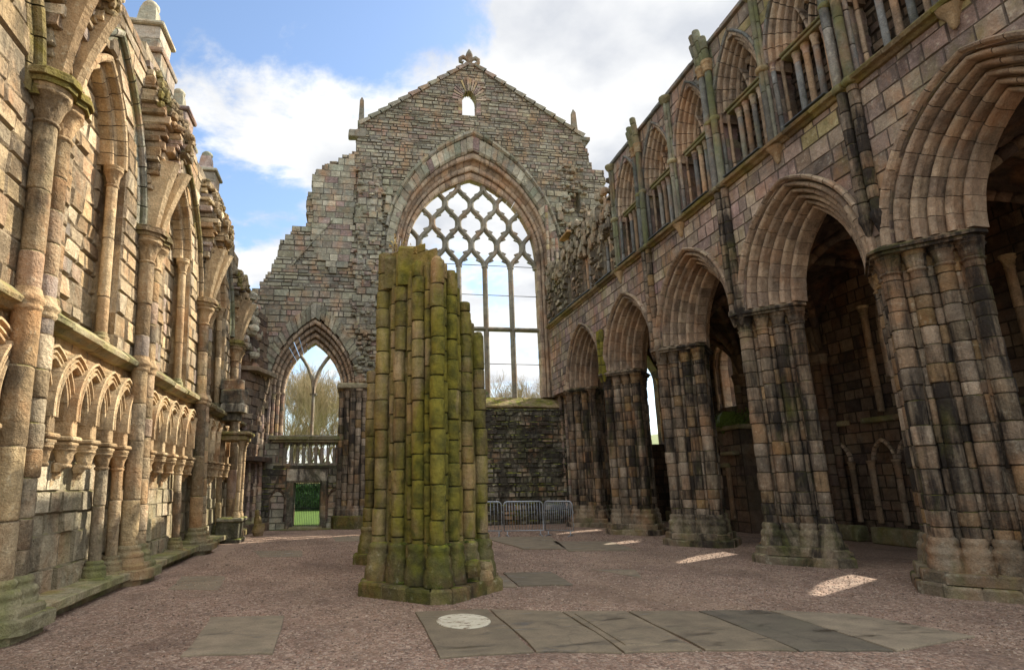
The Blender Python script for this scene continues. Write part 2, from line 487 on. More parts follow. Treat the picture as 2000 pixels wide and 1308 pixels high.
def simple(name, col, rough=.6, metal=0., nscale=20, amt=.25, bump=.2):
    s = NT(name)
    f = s.noise(nscale, 4)
    c = s.mix(1., lin(col), s.ramp(f, [(.3, 1-amt), (.7, 1+amt*.6)]), 'MULTIPLY')
    s.l(c, s.p.inputs['Base Color']); s.p.inputs['Roughness'].default_value = rough; s.p.inputs['Metallic'].default_value = metal
    if bump: s.l(s.bump(f, bump, .01), s.p.inputs['Normal'])
    return s.m
M['iron'] = simple('black_iron', '#26262a', .55, .6)
M['bar'] = simple('rusted_saddle_bar', '#3d3a34', .7, .3)
M['galv'] = simple('galvanised_steel', '#a4a9ad', .42, .75, 40, .2, .05)
M['bark'] = simple('bare_bark', '#6b5a44', .95, 0, 8, .35, .4)
M['twig'] = simple('budding_twigs', '#9a8763', .95, 0, 3, .35, 0)
M['hedge'] = simple('hedge_leaf', '#3c5c22', .7, 0, 2.2, .7, 0)
M['moss'] = simple('moss_tuft', '#5a6420', .95, 0, 6, .6, 0)
M['budleaf'] = simple('budding_leaf', '#8a7a48', .8, 0, 1.2, .5, 0)
M['leaf'] = simple('weed_leaf', '#61752a', .7, 0, 12, .4, 0)
M['dry'] = simple('dry_stalk', '#b49a5a', .8, 0, 12, .3, 0)
M['core'] = simple('rubble_core', '#4a443a', .95, 0, 6, .4, .8)
M['slate'] = simple('lead_flashing', '#555a5c', .5, .2, 9, .3, .2)
M['tile'] = simple('tan_stone_cap', '#a07a4c', .9, 0, 9, .3, .3)  # even tan stone colour of the cap slab

def gravel_mat():
    s = NT('red_brown_gravel')
    v = s.n('ShaderNodeTexVoronoi', feature='F1'); v.inputs['Scale'].default_value = 44; s.l(s.pos((1, 1, 0)), v.inputs['Vector'])
    v2 = s.n('ShaderNodeTexVoronoi', feature='F1'); v2.inputs['Scale'].default_value = 15; s.l(s.pos((1, 1, 0)), v2.inputs['Vector'])
    sp = s.n('ShaderNodeSeparateColor'); s.l(v.outputs['Color'], sp.inputs[0])
    sp2 = s.n('ShaderNodeSeparateColor'); s.l(v2.outputs['Color'], sp2.inputs[0])
    pal = ['#4e4038', '#8a7262', '#a58b78', '#705a4c', '#c0aa98', '#857060', '#9c7a66', '#453a34', '#d2c0ae', '#7a5f52']
    c = s.ramp(sp.outputs[0], [(i/(len(pal)-1), lin(h)) for i, h in enumerate(pal)])
    c2 = s.ramp(sp2.outputs[1], [(i/(len(pal)-1), lin(h)) for i, h in enumerate(pal)])
    c = s.mix(.35, c, c2)
    c = s.mix(1., c, s.ramp(s.noise(1.1, 6, .65), [(.3, .82), (.55, 1.0), (.72, 1.12)]), 'MULTIPLY')
    c = s.mix(s.ramp(s.noise(.35, 4, .6), [(.45, 0), (.7, .35)]), c, lin('#6a5a44'))
    damp = s.noise(.8, 5, .6, s.pos((1, .6, 1)))
    c = s.mix(s.ramp(damp, [(.5, 0), (.62, .42)]), c, lin('#5a463a'))
    worn = s.noise(.5, 5, .6, s.pos((1, .35, 1)), .5)
    c = s.mix(s.ramp(worn, [(.52, 0), (.66, .4)]), c, lin('#a8927c'))
    c = s.mix(1., c, (1.0, .92, .83, 1), 'MULTIPLY')
    s.l(c, s.p.inputs['Base Color']); s.p.inputs['Roughness'].default_value = .9
    h = s.math('ADD', s.math('MULTIPLY', v.outputs['Distance'], -1.), s.math('MULTIPLY', v2.outputs['Distance'], -1.))
    s.l(s.bump(h, 1., .022), s.p.inputs['Normal'])
    return s.m
M['gravel'] = gravel_mat()
def pebble_mat():
    s = NT('loose_gravel_stone'); tx, ty, tz = s.tone()
    pal = ['#5a4a40', '#8f7866', '#a8927e', '#776050', '#bca896', '#8a7562', '#9c8068', '#4e433a', '#cabaa8', '#806852']
    c = s.ramp(tx, [(i/(len(pal)-1), lin(h)) for i, h in enumerate(pal)])
    c = s.mix(1., c, (.85, .8, .74, 1), 'MULTIPLY')
    s.l(c, s.p.inputs['Base Color']); s.p.inputs['Roughness'].default_value = .85
    return s.m
M['pebble'] = pebble_mat()
def slab_mat():
    s = NT('worn_grave_slab')
    tx, ty, tz = s.tone()
    c = s.ramp(tx, [(0, lin('#554e40')), (.35, lin('#746650')), (.7, lin('#84745c')), (1, lin('#90826c'))])
    c = s.mix(1., c, s.ramp(s.noise(3.2, 6, .62), [(.3, .7), (.55, 1), (.75, 1.2)]), 'MULTIPLY')
    c = s.mix(1., c, s.ramp(s.noise(45, 3, .6), [(.3, .8), (.7, 1.15)]), 'MULTIPLY')
    c = s.mix(s.ramp(s.noise(1.4, 5, .6), [(.52, 0), (.68, .35)]), c, lin('#5a5540'))
    wet = s.ramp(s.noise(1.5, 6, .66, s.pos((.8, 2.8, 1)), .5), [(.55, 0), (.66, 1)])
    c = s.mix(s.math('MULTIPLY', wet, .6), c, lin('#2c2620'))
    pit = s.n('ShaderNodeTexVoronoi', feature='F1'); pit.inputs['Scale'].default_value = 7; s.l(s.pos(), pit.inputs['Vector'])
    c = s.mix(s.ramp(pit.outputs['Distance'], [(.05, .7), (.11, 0)]), c, lin('#3c3229'))
    ck = s.n('ShaderNodeTexVoronoi', feature='DISTANCE_TO_EDGE'); ck.inputs['Scale'].default_value = .34; ck.inputs['Randomness'].default_value = 1.
    wv_ = s.n('ShaderNodeVectorMath', operation='ADD'); s.l(s.pos(), wv_.inputs[0]); nz_ = s.n('ShaderNodeTexNoise'); nz_.inputs['Scale'].default_value = 4; s.l(s.pos(), nz_.inputs['Vector']); sc_ = s.n('ShaderNodeVectorMath', operation='SCALE'); sc_.inputs['Scale'].default_value = .35; s.l(nz_.outputs['Color'], sc_.inputs[0]); s.l(sc_.outputs[0], wv_.inputs[1]); s.l(wv_.outputs[0], ck.inputs['Vector'])
    c = s.mix(s.ramp(ck.outputs['Distance'], [(.002, .3), (.006, 0)]), c, lin('#2a241c'))
    s.l(c, s.p.inputs['Base Color'])
    s.l(s.math('SUBTRACT', .85, s.math('MULTIPLY', wet, .55)), s.p.inputs['Roughness'])
    s.l(s.bump(s.noise(22, 5, .6), .35, .01), s.p.inputs['Normal'])
    return s.m
M['slab'] = slab_mat()
def roundel_mat():
    s = NT('pale_roundel')
    c = s.ramp(s.noise(6, 5), [(.3, lin('#b3a990')), (.7, lin('#cdc4ac'))])
    c = s.mix(s.ramp(s.noise(9, 6, .7, s.pos((1, 1.6, 1)), .5), [(.54, 0), (.6, .85)]), c, lin('#6a5138'))
    s.l(c, s.p.inputs['Base Color']); s.p.inputs['Roughness'].default_value = .9
    s.l(s.bump(s.noise(30, 4), .4, .01), s.p.inputs['Normal'])
    return s.m
M['roundel'] = roundel_mat()
def grass_mat(name, a, b):
    s = NT(name)
    c = s.ramp(s.noise(2.2, 6, .7), [(.3, lin(a)), (.7, lin(b))])
    c = s.mix(1., c, s.ramp(s.noise(40, 3), [(.3, .7), (.7, 1.25)]), 'MULTIPLY')
    s.l(c, s.p.inputs['Base Color']); s.p.inputs['Roughness'].default_value = .9
    s.l(s.bump(s.noise(50, 3), .7, .03), s.p.inputs['Normal'])
    return s.m
M['grass'] = grass_mat('mown_grass', '#47681c', '#6f8a2a')
M['hill'] = grass_mat('hill_grass', '#5d6a38', '#7c8048')

# ------------------------------------------------------------------ setting
g = MB()
g.add([(-90, -60, 0), (160, -60, 0), (160, 25.3, 0), (-90, 25.3, 0)], [(0, 1, 2, 3)], (0, 0, 0))
tag(g.build('gravel_floor', M['gravel']), kind='structure')
g = MB()
def pebble(x, y, r):
    t = (R.random(), R.random(), 0); a = R.uniform(0, 6.28); ca, sa = math.cos(a), math.sin(a)
    rx, ry, rz = r*R.uniform(.8, 1.4), r*R.uniform(.6, 1.), r*R.uniform(.4, .75)
    V = [(rx, 0, 0), (0, ry, .1*rz), (-rx*.9, .1*ry, 0), (.1*rx, -ry, 0), (.1*rx, .1*ry, rz), (0, 0, -rz)]
    g.add([(x+ca*p-sa*q, y+sa*p+ca*q, rz*.45+z) for p, q, z in V], [(0, 1, 4), (1, 2, 4), (2, 3, 4), (3, 0, 4), (1, 0, 5), (2, 1, 5), (3, 2, 5), (0, 3, 5)], t)
for _ in range(46000):
    y = 4.8+17*R.random()**1.9
    x = R.uniform(-3.5, 9.5)
    if x < -3.2-.0 or abs(x-1.28)+abs(y-10.2) < 1.15: continue
    if .9 < x < 6.2 and y < 8.5-.22*x+.2 and R.random() < .93: continue
    if -1.75 < x < -.78 and y < 8.8 and R.random() < .93: continue
    pebble(x, y, R.uniform(.006, .015)*(1+.02*y))
tag(g.build('loose_gravel', M['pebble']), kind='stuff')
g = MB()
g.add([(-900, 25.3, -.004), (900, 25.3, -.004), (900, 1500, -.004), (-900, 1500, -.004)], [(0, 1, 2, 3)], (0, 0, 0))
tag(g.build('grass_lawn', M['grass']), kind='structure')

def vprof(mb, P, uc, a, prof, z0, z1, step=(.22, .38), sides=(-1, 1), tn=None, gap=.006, jit=.006):
    m = len(prof)
    for sd in sides:
        z = z0
        while z < z1-.02:
            zb = z+R.uniform(*step)
            if zb > z1-step[0]*.6: zb = z1
            t = tn() if tn else tone()
            dq = R.uniform(-jit, jit); dw = R.uniform(-jit, jit)
            V = [P(uc+sd*(a+q+dq), zz, w+dw) for zz in (z+gap, zb) for q, w in prof]
            F = [(j, (j+1) % m, m+(j+1) % m, m+j) for j in range(m)]
            T = [t]*m
            F += [tuple(range(m-1, -1, -1)), tuple(range(m, 2*m))]; T += [jt(t)]*2
            mb.add(V, F, T, False)
            z = zb

# ------------------------------------------------------------------ EAST GABLE WALL
D = 25.5; SE = D/28.
E = lambda x: x*SE
Z = lambda z: 1.65+(z-1.65)*SE
PE = lambda u, v, w: (u, D-w, v)
east = thing('gable_wall', 'tall grey rubble gable end wall with the great traceried window and a fleur-de-lis on its peak', 'ruined wall', (5, D, 0))
raw = [(-5.9, .0), (-5.9, 10.2), (-4.87, 10.3), (-4.89, 10.6), (-4.63, 10.92), (-4.42, 11.24), (-4.19, 11.74), (-4.03, 12.11), (-3.96, 12.58), (-3.81, 13.12), (-3.59, 13.53),
       (-3.39, 13.56), (-3.39, 14.06), (-2.62, 14.1), (-2.64, 15.34), (-2.5, 16.41), (-2.3, 16.91), (-2.09, 17.29), (-1.59, 17.68), (-1.15, 17.72), (-1.12, 18.09), (-.3, 18.26), (-.32, 19.4),
       (-.12, 19.95), (5.5, 24.1), (6.05, 24.1), (11.75, 20.4), (12.27, 20.19), (12.16, 19.7), (12.3, 19.1), (12.4, 18.6), (12.5, 18.3), (13.1, 18.3), (13.1, 0)]
poly = [(E(x), Z(z) if z > 0 else 0) for x, z in raw]
GU, GA, GV, GH = E(5.79), E(3.43), Z(13.), E(4.53)         # great window
LU, LA, LV, LH = E(-1.98), E(1.31), Z(5.85), E(2.41)       # lancet
SILL = Z(5.8)
opens = [arch_open(GU, GA+.62, SILL-.6, GV, GH+.62*2.0), arch_open(LU, LA+.66, Z(3.78), LV, LH+.66*1.6),
         rect_open(E(-3.3), E(-.68), Z(2.56), Z(3.66)), rect_open(E(-2.62), E(-1.4), 0, Z(1.87)),
         arch_open(E(5.64), E(.4), Z(21.0), Z(21.9), E(.62)), rect_open(E(10.95), E(11.6), Z(15.6), Z(16.9))]
hE = lambda v: (.09, .23) if v > 15.5 else ((.12, .33) if v > 9 else (.15, .34))
lE = lambda v: (.12, .62) if v > 15.5 else (.18, .74)
upper = [p for p in poly]
from mathutils import noise as mnoise
def tE(u, v):
    k = mnoise.noise((u*.55, v*.7, 3.1)); k2 = mnoise.noise((u*.4, v*.45, 9.7))
    return (min(1, max(0, R.random()*.55+.22+.55*k)), min(1, max(0, R.random()*.6+.2+.6*k2)), 0)
mb = MB()
masonry(mb, PE, poly, opens, hE, lE, 1.3, ch=.02, rec=.035, jit=.014, tn=tE, rag=.1, proud=.03, v0=9.0, v1=17.6)
masonry(mb, PE, poly, opens, hE, lE, .5, ch=.02, rec=.035, jit=.014, tn=tE, rag=.06, proud=.03, v0=17.6)
wall_e = mb.build('rubble_wall', M['east'], east)
mb = MB()
masonry(mb, PE, poly, opens, hE, lE, 1.3, ch=.018, rec=.03, jit=.01, tn=tE, rag=.06, proud=.018, v1=9.0)
mb.build('lower_wall', M['eastashlar'], east)
# pale ashlar pilaster strip left of the great window and ragged fallen facing
mb = MB()
masonry(mb, PE, [(E(-2.4), Z(12.9)), (E(-2.4), Z(17)), (E(-1.3), Z(17.5)), (E(-.35), Z(18.1)), (E(-.35), Z(12.2)), (E(-1.2), Z(11.6))], [], (.26, .34), (.35, .7), .28, ch=.014, rec=.02, jit=.005, rag=.1)
o = mb.build('ashlar_facing', M['eastashlar'], east, loc=(-5, -D-.07, 0))
mb = MB()
masonry(mb, PE, [(E(-.2), Z(8.6)), (E(-.25), Z(17.2)), (E(.55), Z(17.6)), (E(1.1), Z(16.3)), (E(1.0), Z(13)), (E(.9), Z(8.6))], [arch_open(GU, GA+1.0, SILL, GV, GH+2.1)], (.2, .36), (.3, .6), .25, ch=.02, rec=.03, jit=.02, rag=.12, proud=.04)
mb.build('pilaster', M['east'], east, loc=(-5, -D-.16, 0))

# slanting roof-line scar
mb = MB()
pa, pb = (E(-3.2), Z(11.9)), (E(-1.35), Z(14.35))
n = 9
for i in range(n):
    a = i/n; b = (i+.94)/n
    t = tone()
    q = lambda k: (pa[0]+(pb[0]-pa[0])*k, pa[1]+(pb[1]-pa[1])*k)
    (x0, z0), (x1, z1) = q(a), q(b)
    j = R.uniform(-.02, .02)
    V = [PE(x0, z0+j, -.1), PE(x1, z1+j, -.1), PE(x1, z1+.12+j, -.1), PE(x0, z0+.12+j, -.1), PE(x0, z0+j, .1), PE(x1, z1+j, .1), PE(x1, z1+.07+j, .12), PE(x0, z0+.07+j, .12)]
    mb.add(V, [(3, 2, 1, 0), (4, 5, 6, 7), (0, 1, 5, 4), (1, 2, 6, 5), (2, 3, 7, 6), (3, 0, 4, 7)], t)
mb.build('roof_scar', M['east'], east)

# great window: arch orders, jambs, tracery
def ring(mb, P, uc, vs, a, h, prof, hk, n, z0=None, **kw):
    voussoirs(mb, P, uc, vs, a, h, prof, n, hk=hk, **kw)
    if z0 is not None: vprof(mb, P, uc, a, prof, z0, vs)
gw = thing('x', None, None, (5, D, 0)); bpy.data.objects.remove(gw)
mb = MB()
ring(mb, PE, GU, GV, GA, GH, [(0, -1.0), (0, -.62), (.05, -.56), (.16, -.56), (.2, -.62), (.2, -1.0)], 2., 16, SILL, jit=.006)
ring(mb, PE, GU, GV, GA, GH, roll_prof(.27, -.48, .07, -1.0), 2., 16, SILL, jit=.006)
ring(mb, PE, GU, GV, GA, GH, [(.34, -1.), (.34, -.52), (.46, -.4), (.46, -1.)], 2., 15, SILL, jit=.008)
ring(mb, PE, GU, GV, GA, GH, roll_prof(.53, -.2, .08, -1.0), 2., 15, SILL, jit=.008)
mb.build('window_moulding', M['arch'], east)
mb = MB()
ring(mb, PE, GU, GV, GA, GH, [(.6, -1.), (.6, -.06), (.66, .03), (.98, .05), (1.0, -.1), (1., -1.)], 2., 22, None, jit=.02)
vprof(mb, PE, GU, GA, [(.6, -1.), (.6, -.06), (.66, .03), (.86, .05), (.9, -.1), (.9, -1.)], SILL, GV, jit=.015)
mb.build('voussoir_band', M['eastashlar'], east)
mb = MB()
voussoirs(mb, PE, GU, GV, GA, GH, [(1.0, -.1), (1.0, .08), (1.05, .17), (1.12, .16), (1.17, .04), (1.17, -.1)], 13, hk=2., jit=.02, t0=.14, seg=2)
mb.build('hood_mould', M['east'], east)

TW = -.86
def tbar(mb, pts, rw=.085, rd=.13):
    """moulded tracery bar: a six-sided section swept in the window plane"""
    m = len(pts); V = []; F = []
    sec = [(-.35, 1), (.35, 1), (1, .25), (1, -.5), (.3, -1), (-.3, -1), (-1, -.5), (-1, .25)]
    for i, (u, v) in enumerate(pts):
        a = pts[max(i-1, 0)]; b = pts[min(i+1, m-1)]
        du, dv = b[0]-a[0], b[1]-a[1]; L = math.hypot(du, dv) or 1
        nu, nv = dv/L, -du/L
        for s_, d_ in sec: V.append(PE(u+nu*s_*rw, v+nv*s_*rw, TW+d_*rd))
    k = len(sec)
    for i in range(m-1):
        for j in range(k): F.append((i*k+j, i*k+(j+1) % k, (i+1)*k+(j+1) % k, (i+1)*k+j))
    F.append(tuple(range(k))); F.append(tuple((m-1)*k+j for j in range(k)))
    mb.add(V, F, tone(.2, .8))
LW = E(1.385)
XM = [GU-2.5*LW+i*LW for i in range(6)]
NZ = [Z(12.62), Z(13.85), Z(15.05), Z(16.17), Z(17.2), Z(18.2)]
tm = None
for i in range(1, 5):
    mb = MB(); zs = [SILL+(NZ[0]-SILL)*k/8 for k in range(9)]
    for k in range(8): tbar(mb, [(XM[i], zs[k]+.005), (XM[i], zs[k+1])], .115, .15)
    mb.build('mullion', M['trac'], east)
mb = MB(); tbar(mb, [(GU-GA-.05, Z(9.32)), (GU, Z(9.32)), (GU+GA+.05, Z(9.32))], .1, .14); mb.build('transom', M['trac'], east)
for zz in (12.75, 11.13, 7.51):
    mb = MB(); tube(mb, [PE(GU-GA-.05, Z(zz), TW+.02), PE(GU+GA+.05, Z(zz), TW+.02)], .018, 5); mb.build('saddle_bar', M['bar'], east)
def inside(u, v, m=.06):
    x = arch_half(GA+m, GH+m, v-GV)
    return x is not None and abs(u-GU) < x
def scurve(t):
    t2 = min(1, max(0, (t-.1)/.8)); return t2*t2*(3-2*t2)
tr = MB()
for j in range(5):
    par = j % 2
    for i in range(-1, 8):
        x0 = GU-2.5*LW+i*LW+(LW/2 if par else 0)
        if j == 0 and not (0 <= i <= 5): continue
        for sd in (-1, 1):
            run = []
            for k in range(17):
                t = k/16
                u = x0+sd*LW/2*(.06+.88*scurve(t)); v = NZ[j]+(NZ[j+1]-NZ[j])*t
                if inside(u, v): run.append((u, v))
                elif run: 
                    if len(run) > 1: tbar(tr, run, .112, .14)
                    run = []
            if len(run) > 1: tbar(tr, run, .112, .14)
# cusps: small pointed teeth on the bars
for j in range(0, 6):
    par = (j+1) % 2
    for i in range(-1, 8):
        cx = GU-2.5*LW+i*LW+(LW/2 if par else 0)
        cz = NZ[j]
        for sx in (-1, 1):
            for sz in (-1, 1):
                if j == 0 and sz < 0: continue
                tri = [(cx+sx*.31*LW, cz+sz*.28), (cx+sx*.25*LW, cz+sz*.5), (cx+sx*.155*LW, cz+sz*.37)]
                if not all(inside(a, b, -.02) for a, b in tri): continue
                V = [PE(a, b, TW+w) for w in (-.06, .06) for a, b in tri]
                tr.add(V, [(0, 1, 2), (3, 4, 5), (0, 1, 4, 3), (1, 2, 5, 4), (2, 0, 3, 5)], tone(.2, .8))
        # light heads
tr.build('tracery', M['trac'], east)
mb = MB()
x = GU-GA-.7
while x < GU+GA+1.1:
    L = R.uniform(.6, 1.1)
    x2 = min(x+L, GU+GA+1.1)
    d = R.uniform(-.02, .02); t = tone(); f = R.uniform(.0, .1)
    V = []
    for u in (x+.004, x2-.004):
        for w_, z_ in ((-1.25, SILL-.8), (-1.25, SILL+.04), (-.72, SILL+.0), (-.3, SILL-.26+d), (.06+f, SILL-.46+d), (.08+f, SILL-.53), (.0, SILL-.6), (.0, SILL-.8)): V.append(PE(u, z_+R.uniform(-.012, .012), w_))
    mb.add(V, [(k, (k+1) % 8, 8+(k+1) % 8, 8+k) for k in range(8)]+[tuple(range(8)), tuple(range(8, 16))], t)
    x = x2
mb.build('window_sill', M['northmoss'], east)
# blocking wall under the sill, and stepped plinth
mb = MB()
masonry(mb, PE, [(E(.9), 0), (E(.9), SILL-.61), (E(10.1), SILL-.61), (E(10.1), 0)], [], (.1, .28), (.13, .5), .2, ch=.022, rec=.035, jit=.03, tn=tE, proud=.05)
mb.build('blocking_wall', M['blocking'], east, loc=(-5, -D-.2, 0))

# lancet over the aisle end
mb = MB()
for k, q in enumerate((.06, .22, .38, .53)):
    ring(mb, PE, LU, LV, LA, LH, roll_prof(q, -.55+.16*k, .06, -1.0), 1.6, 12, None, jit=.004)
    ring(mb, PE, LU, LV, LA, LH, [(q+.06, -1.), (q+.06, -.6+.16*k), (q+.1, -.6+.16*k), (q+.1, -1.)], 1.6, 12, None)
mb.build('lancet_moulding', M['arch'], east)
mb = MB()
voussoirs(mb, PE, LU, LV, LA, LH, [(.6, -.6), (.62, .03), (1.0, .05), (1., -.6)], 17, hk=1.7, jit=.03)
mb.build('lancet_voussoirs', M['east'], east)
for sd in (-1, 1):
    for k, q in enumerate((.06, .22, .38, .53)):
        mb = MB(); u = LU+sd*(LA+q); w = -.55+.16*k
        shaft(mb, lambda z: (u, D-w), Z(3.75) if k < 2 else .5, LV-.22, .075, n=10)
        s_ = mb.build('jamb_shaft', M['south'], east)
        mb = MB(); capital(mb, lambda z: (u, D-w), LV-.25, .25, .075, 1.5, n=12); mb.build('capital', M['south'], s_)
mb = MB()
vprof(mb, PE, LU, LA, [(-.0, -1.1), (-.0, -.68), (.14, -.6), (.3, -.45), (.46, -.3), (.6, -.14), (.68, -.02), (.68, -1.1)], .0, LV, jit=.0)
mb.build('splayed_jamb', M['aisle'], east)
mb = MB(); TWs, TW = TW, -.8
for k in range(5):
    z0 = Z(3.78)+(LV-Z(3.78))*k/5; z1 = Z(3.78)+(LV-Z(3.78))*(k+1)/5
    tbar(mb, [(LU, z0+.004), (LU, z1)], .07, .11)
mb.build('mullion', M['trac'], east)
mb = MB(); RR = arch_R(LA, LH)
for sd in (-1, 1):
    pts = []
    for k in range(16):
        th = k/15*.95
        u = -sd*RR+sd*RR*math.cos(th); v = RR*math.sin(th)
        hx = arch_half(LA+.05, LH+.05, v)
        if hx is None or abs(u) > hx: break
        pts.append((LU+u, LV+v))
    tbar(mb, pts, .075, .11)
for sd in (-1, 1):
    bbox(mb, PE, LU+sd*.1-.05, LU+sd*.1+.05, LV-.05, LV+.05, TW-.1, TW+.12, .015)
mb.build('y_tracery', M['trac'], east)
TW = TWs
mb = MB()
bbox(mb, PE, E(-3.75), E(-2.0), Z(3.66), Z(3.82), -1.1, .22, .02, j=.006); bbox(mb, PE, E(-2.0)+.01, E(-.45), Z(3.66), Z(3.82), -1.1, .2, .02, j=.006)
bbox(mb, PE, E(-3.6), E(-.55), Z(3.56), Z(3.65), -1., .14, .015)
mb.build('sill_slab', M['bench'], east)
# pierced balustrade
x0, x1, zb, zt = E(-3.05), E(-.9), Z(2.56), Z(3.56)
nb = 8; pit = (x1-x0)/nb
for i in range(nb+1):
    mb = MB(); x = x0+i*pit
    bbox(mb, PE, x-.062, x+.062, zb+.002, zt-.2, -.35, -.02, .02)
    mb.build('baluster', M['trac'], east)
mb = MB()
for i in range(nb):
    xc = x0+(i+.5)*pit
    for sd in (-1, 1):
        t = tone()
        for k in range(4):
            u0, v0 = arch_pt(pit/2-.045, .2, k/4, sd); u1, v1 = arch_pt(pit/2-.045, .2, (k+1)/4, sd)
            V = []
            for w in (-.36, -.01):
                V += [PE(xc+u0, zt-.22+v0, w), PE(xc+u1, zt-.22+v1, w), PE(xc+u1 if k < 3 else xc, zt, w), PE(xc+u0 if k else xc+sd*pit/2, zt, w)]
            mb.add(V, [(3, 2, 1, 0), (4, 5, 6, 7), (0, 1, 5, 4), (1, 2, 6, 5), (2, 3, 7, 6), (3, 0, 4, 7)], t)
    # ogee label over each head
    tube(mb, [PE(xc-pit*.42, zt-.14, 0), PE(xc-pit*.2, zt-.05, .02), PE(xc, zt+.06, .03), PE(xc+pit*.2, zt-.05, .02), PE(xc+pit*.42, zt-.14, 0)], .02, 6)
mb.build('balustrade_head', M['trac'], east)
for u0, u1 in ((E(-3.31), x0-.06), (x1+.06, E(-.67))):
    mb = MB(); masonry(mb, PE, [(u0, zb), (u0, zt+.1), (u1, zt+.1), (u1, zb)], [], (.3, .4), (.3, .5), .6); mb.build('balustrade_end', M['south'], east, loc=(-5, -D+.05, 0))
mb = MB()
bbox(mb, PE, E(-3.5), E(-.6), Z(2.42), Z(2.56)-.003, -.5, .07, .015); bbox(mb, PE, E(-3.0), E(-1.05), Z(1.87), Z(2.41), -.6, .04, .02, j=.006)
mb.build('door_lintel', M['blocking'], east)
mb = MB()
for sd in (-1, 1):
    u = E(-2.01)+sd*E(.61)
    vprof(mb, PE, E(-2.01), E(.61), [(-.03, -.9), (-.03, .0), (.02, .05), (.24, .06), (.26, -.02), (.26, -.9)], 0, Z(1.87), (.35, .6), (sd,))
mb.build('door_jamb', M['blocking'], east)
mb = MB(); bbox(mb, PE, E(-2.7), E(-1.3), 0, .1, -.8, .25, .02); bbox(mb, PE, E(-3.0), E(-.9), 0, .045, .25, .6, .012); mb.build('door_step', M['bench'], east)
for un in (E(-3.25), E(-.78)):
    mb = MB()
    voussoirs(mb, PE, un, 1.12, .26, .34, [(.0, -.2), (0, .03), (.05, .07), (.1, .07), (.13, -.0), (.13, -.2)], 5, jit=.004)
    vprof(mb, PE, un, .26, [(0, -.2), (0, .03), (.05, .07), (.1, .07), (.13, -.0), (.13, -.2)], .3, 1.12)
    mb.build('blind_niche', M['aisle'], east)
mb = MB()
masonry(mb, PE, [(E(-4.4), 0), (E(-4.4), 2.35), (E(-.1), 2.35), (E(-.1), 0)], [rect_open(E(-2.9), E(-1.12), 0, 2.4), arch_open(E(-.78), .3, .0, 1.12, .4), arch_open(E(-3.25), .3, 0., 1.12, .4)], (.16, .32), (.22, .5), .1, rec=.03, jit=.015, proud=.03)
mb.build('door_surround', M['blocking'], east, loc=(-5, -D-.1, 0))
# clustered responds at both ends of the nave
def respond(us, ws, r, z0, z1, mat):
    for u, w in zip(us, ws):
        mb = MB(); ax = lambda z, u=u, w=w: (u, D-w)
        shaft(mb, ax, z0+.35, z1-.3, r, n=12, tn=lambda: tone())
        s_ = mb.build('respond_shaft', mat, east)
        mb = MB(); capital(mb, ax, z1-.32, .32, r, 1.5, n=12); mb.build('capital', mat, s_)
        mb = MB(); base_mould(mb, ax, z0, .37, r, 1.4); mb.build('base', mat, s_)
respond([E(-.62), E(-.38), E(-.12), E(.14), E(.4), E(.66)], [.1, .2, .33, .33, .24, .12], .12, .5, Z(5.95), M['pier'])
mb = MB(); prism(mb, [(E(-.95), D+.1), (E(-.8), D-.45), (E(.1), D-.75), (E(.9), D-.5), (E(1.05), D+.1)], 0, .5, ch=.05); mb.build('respond_plinth', M['colbase'], east)
mb = MB(); bbox(mb, PE, E(-.85), E(.85), Z(5.95), Z(6.2), -.2, .5, .04, j=.01); mb.build('respond_abacus', M['south'], east)
for u, w, z0, z1 in ((E(9.62), .12, SILL, 14.6), (E(9.84), .1, 0.6, 12.4), (E(10.05), .2, .6, 12.9), (E(10.3), .12, 3., 12.0), (E(10.55), .16, 4., 12.6)):
    mb = MB(); shaft(mb, lambda z: (u, D-w-.02), z0, z1, .075, n=10); mb.build('respond_shaft', M['south'], east)

# gable: small window, copings, finial, pinnacles
mb = MB()
voussoirs(mb, PE, E(5.64), Z(21.9), E(.4), E(.62), [(0, -.5), (0, .02), (.5, .04), (.5, -.3)], 9, hk=1.5, jit=.02, gap=.01)
vprof(mb, PE, E(5.64), E(.4), [(0, -.5), (0, .02), (.2, .04), (.2, -.3)], Z(21.0), Z(21.9), (.12, .25))
mb.build('gable_window_surround', M['south'], east)
mb = MB()
for (xa, za), (xb, zb_) in (((E(-.25), Z(19.95)), (E(5.5), Z(24.2))), ((E(12.1), Z(20.3)), (E(6.05), Z(24.2)))):
    L = math.hypot(xb-xa, zb_-za); n = 11
    ux, uz = (xb-xa)/L, (zb_-za)/L; s = 1 if ux > 0 else -1
    nx, nz = -uz*s, ux*s
    for i in range(n):
        a, b = L*i/n, L*(i+1)/n+.06; t = tone(); d = R.uniform(-.015, .015)
        V = []
        for w in (-.62, .09):
            for (l, h) in ((a, -.14), (b, -.14), (b, .0+d), (a, .1+d)):
                V.append(PE(xa+ux*l+nx*h, za+uz*l+nz*h, w))
        mb.add(V, [(3, 2, 1, 0), (4, 5, 6, 7), (0, 1, 5, 4), (1, 2, 6, 5), (2, 3, 7, 6), (3, 0, 4, 7)], t)
mb.build('gable_coping', M['east'], east)
mb = MB()
fx, fz = E(5.78), Z(24.22)
bbox(mb, PE, fx-.32, fx+.32, fz-.14, fz+.1, -.9, .0, .04)
bbox(mb, PE, fx-.16, fx+.16, fz+.1, fz+.2, -.6, -.25, .03)
K = 1.3; fb = fz+.12; c = lambda z: (fx, D+.42)
lathe(mb, c, [(r*K, fb+z*K) for r, z in ((.1, .0), (.08, .12), (.12, .16), (.12, .22), (.08, .26), (.13, .42), (.15, .52), (.1, .68), (.01, .84))], 10)
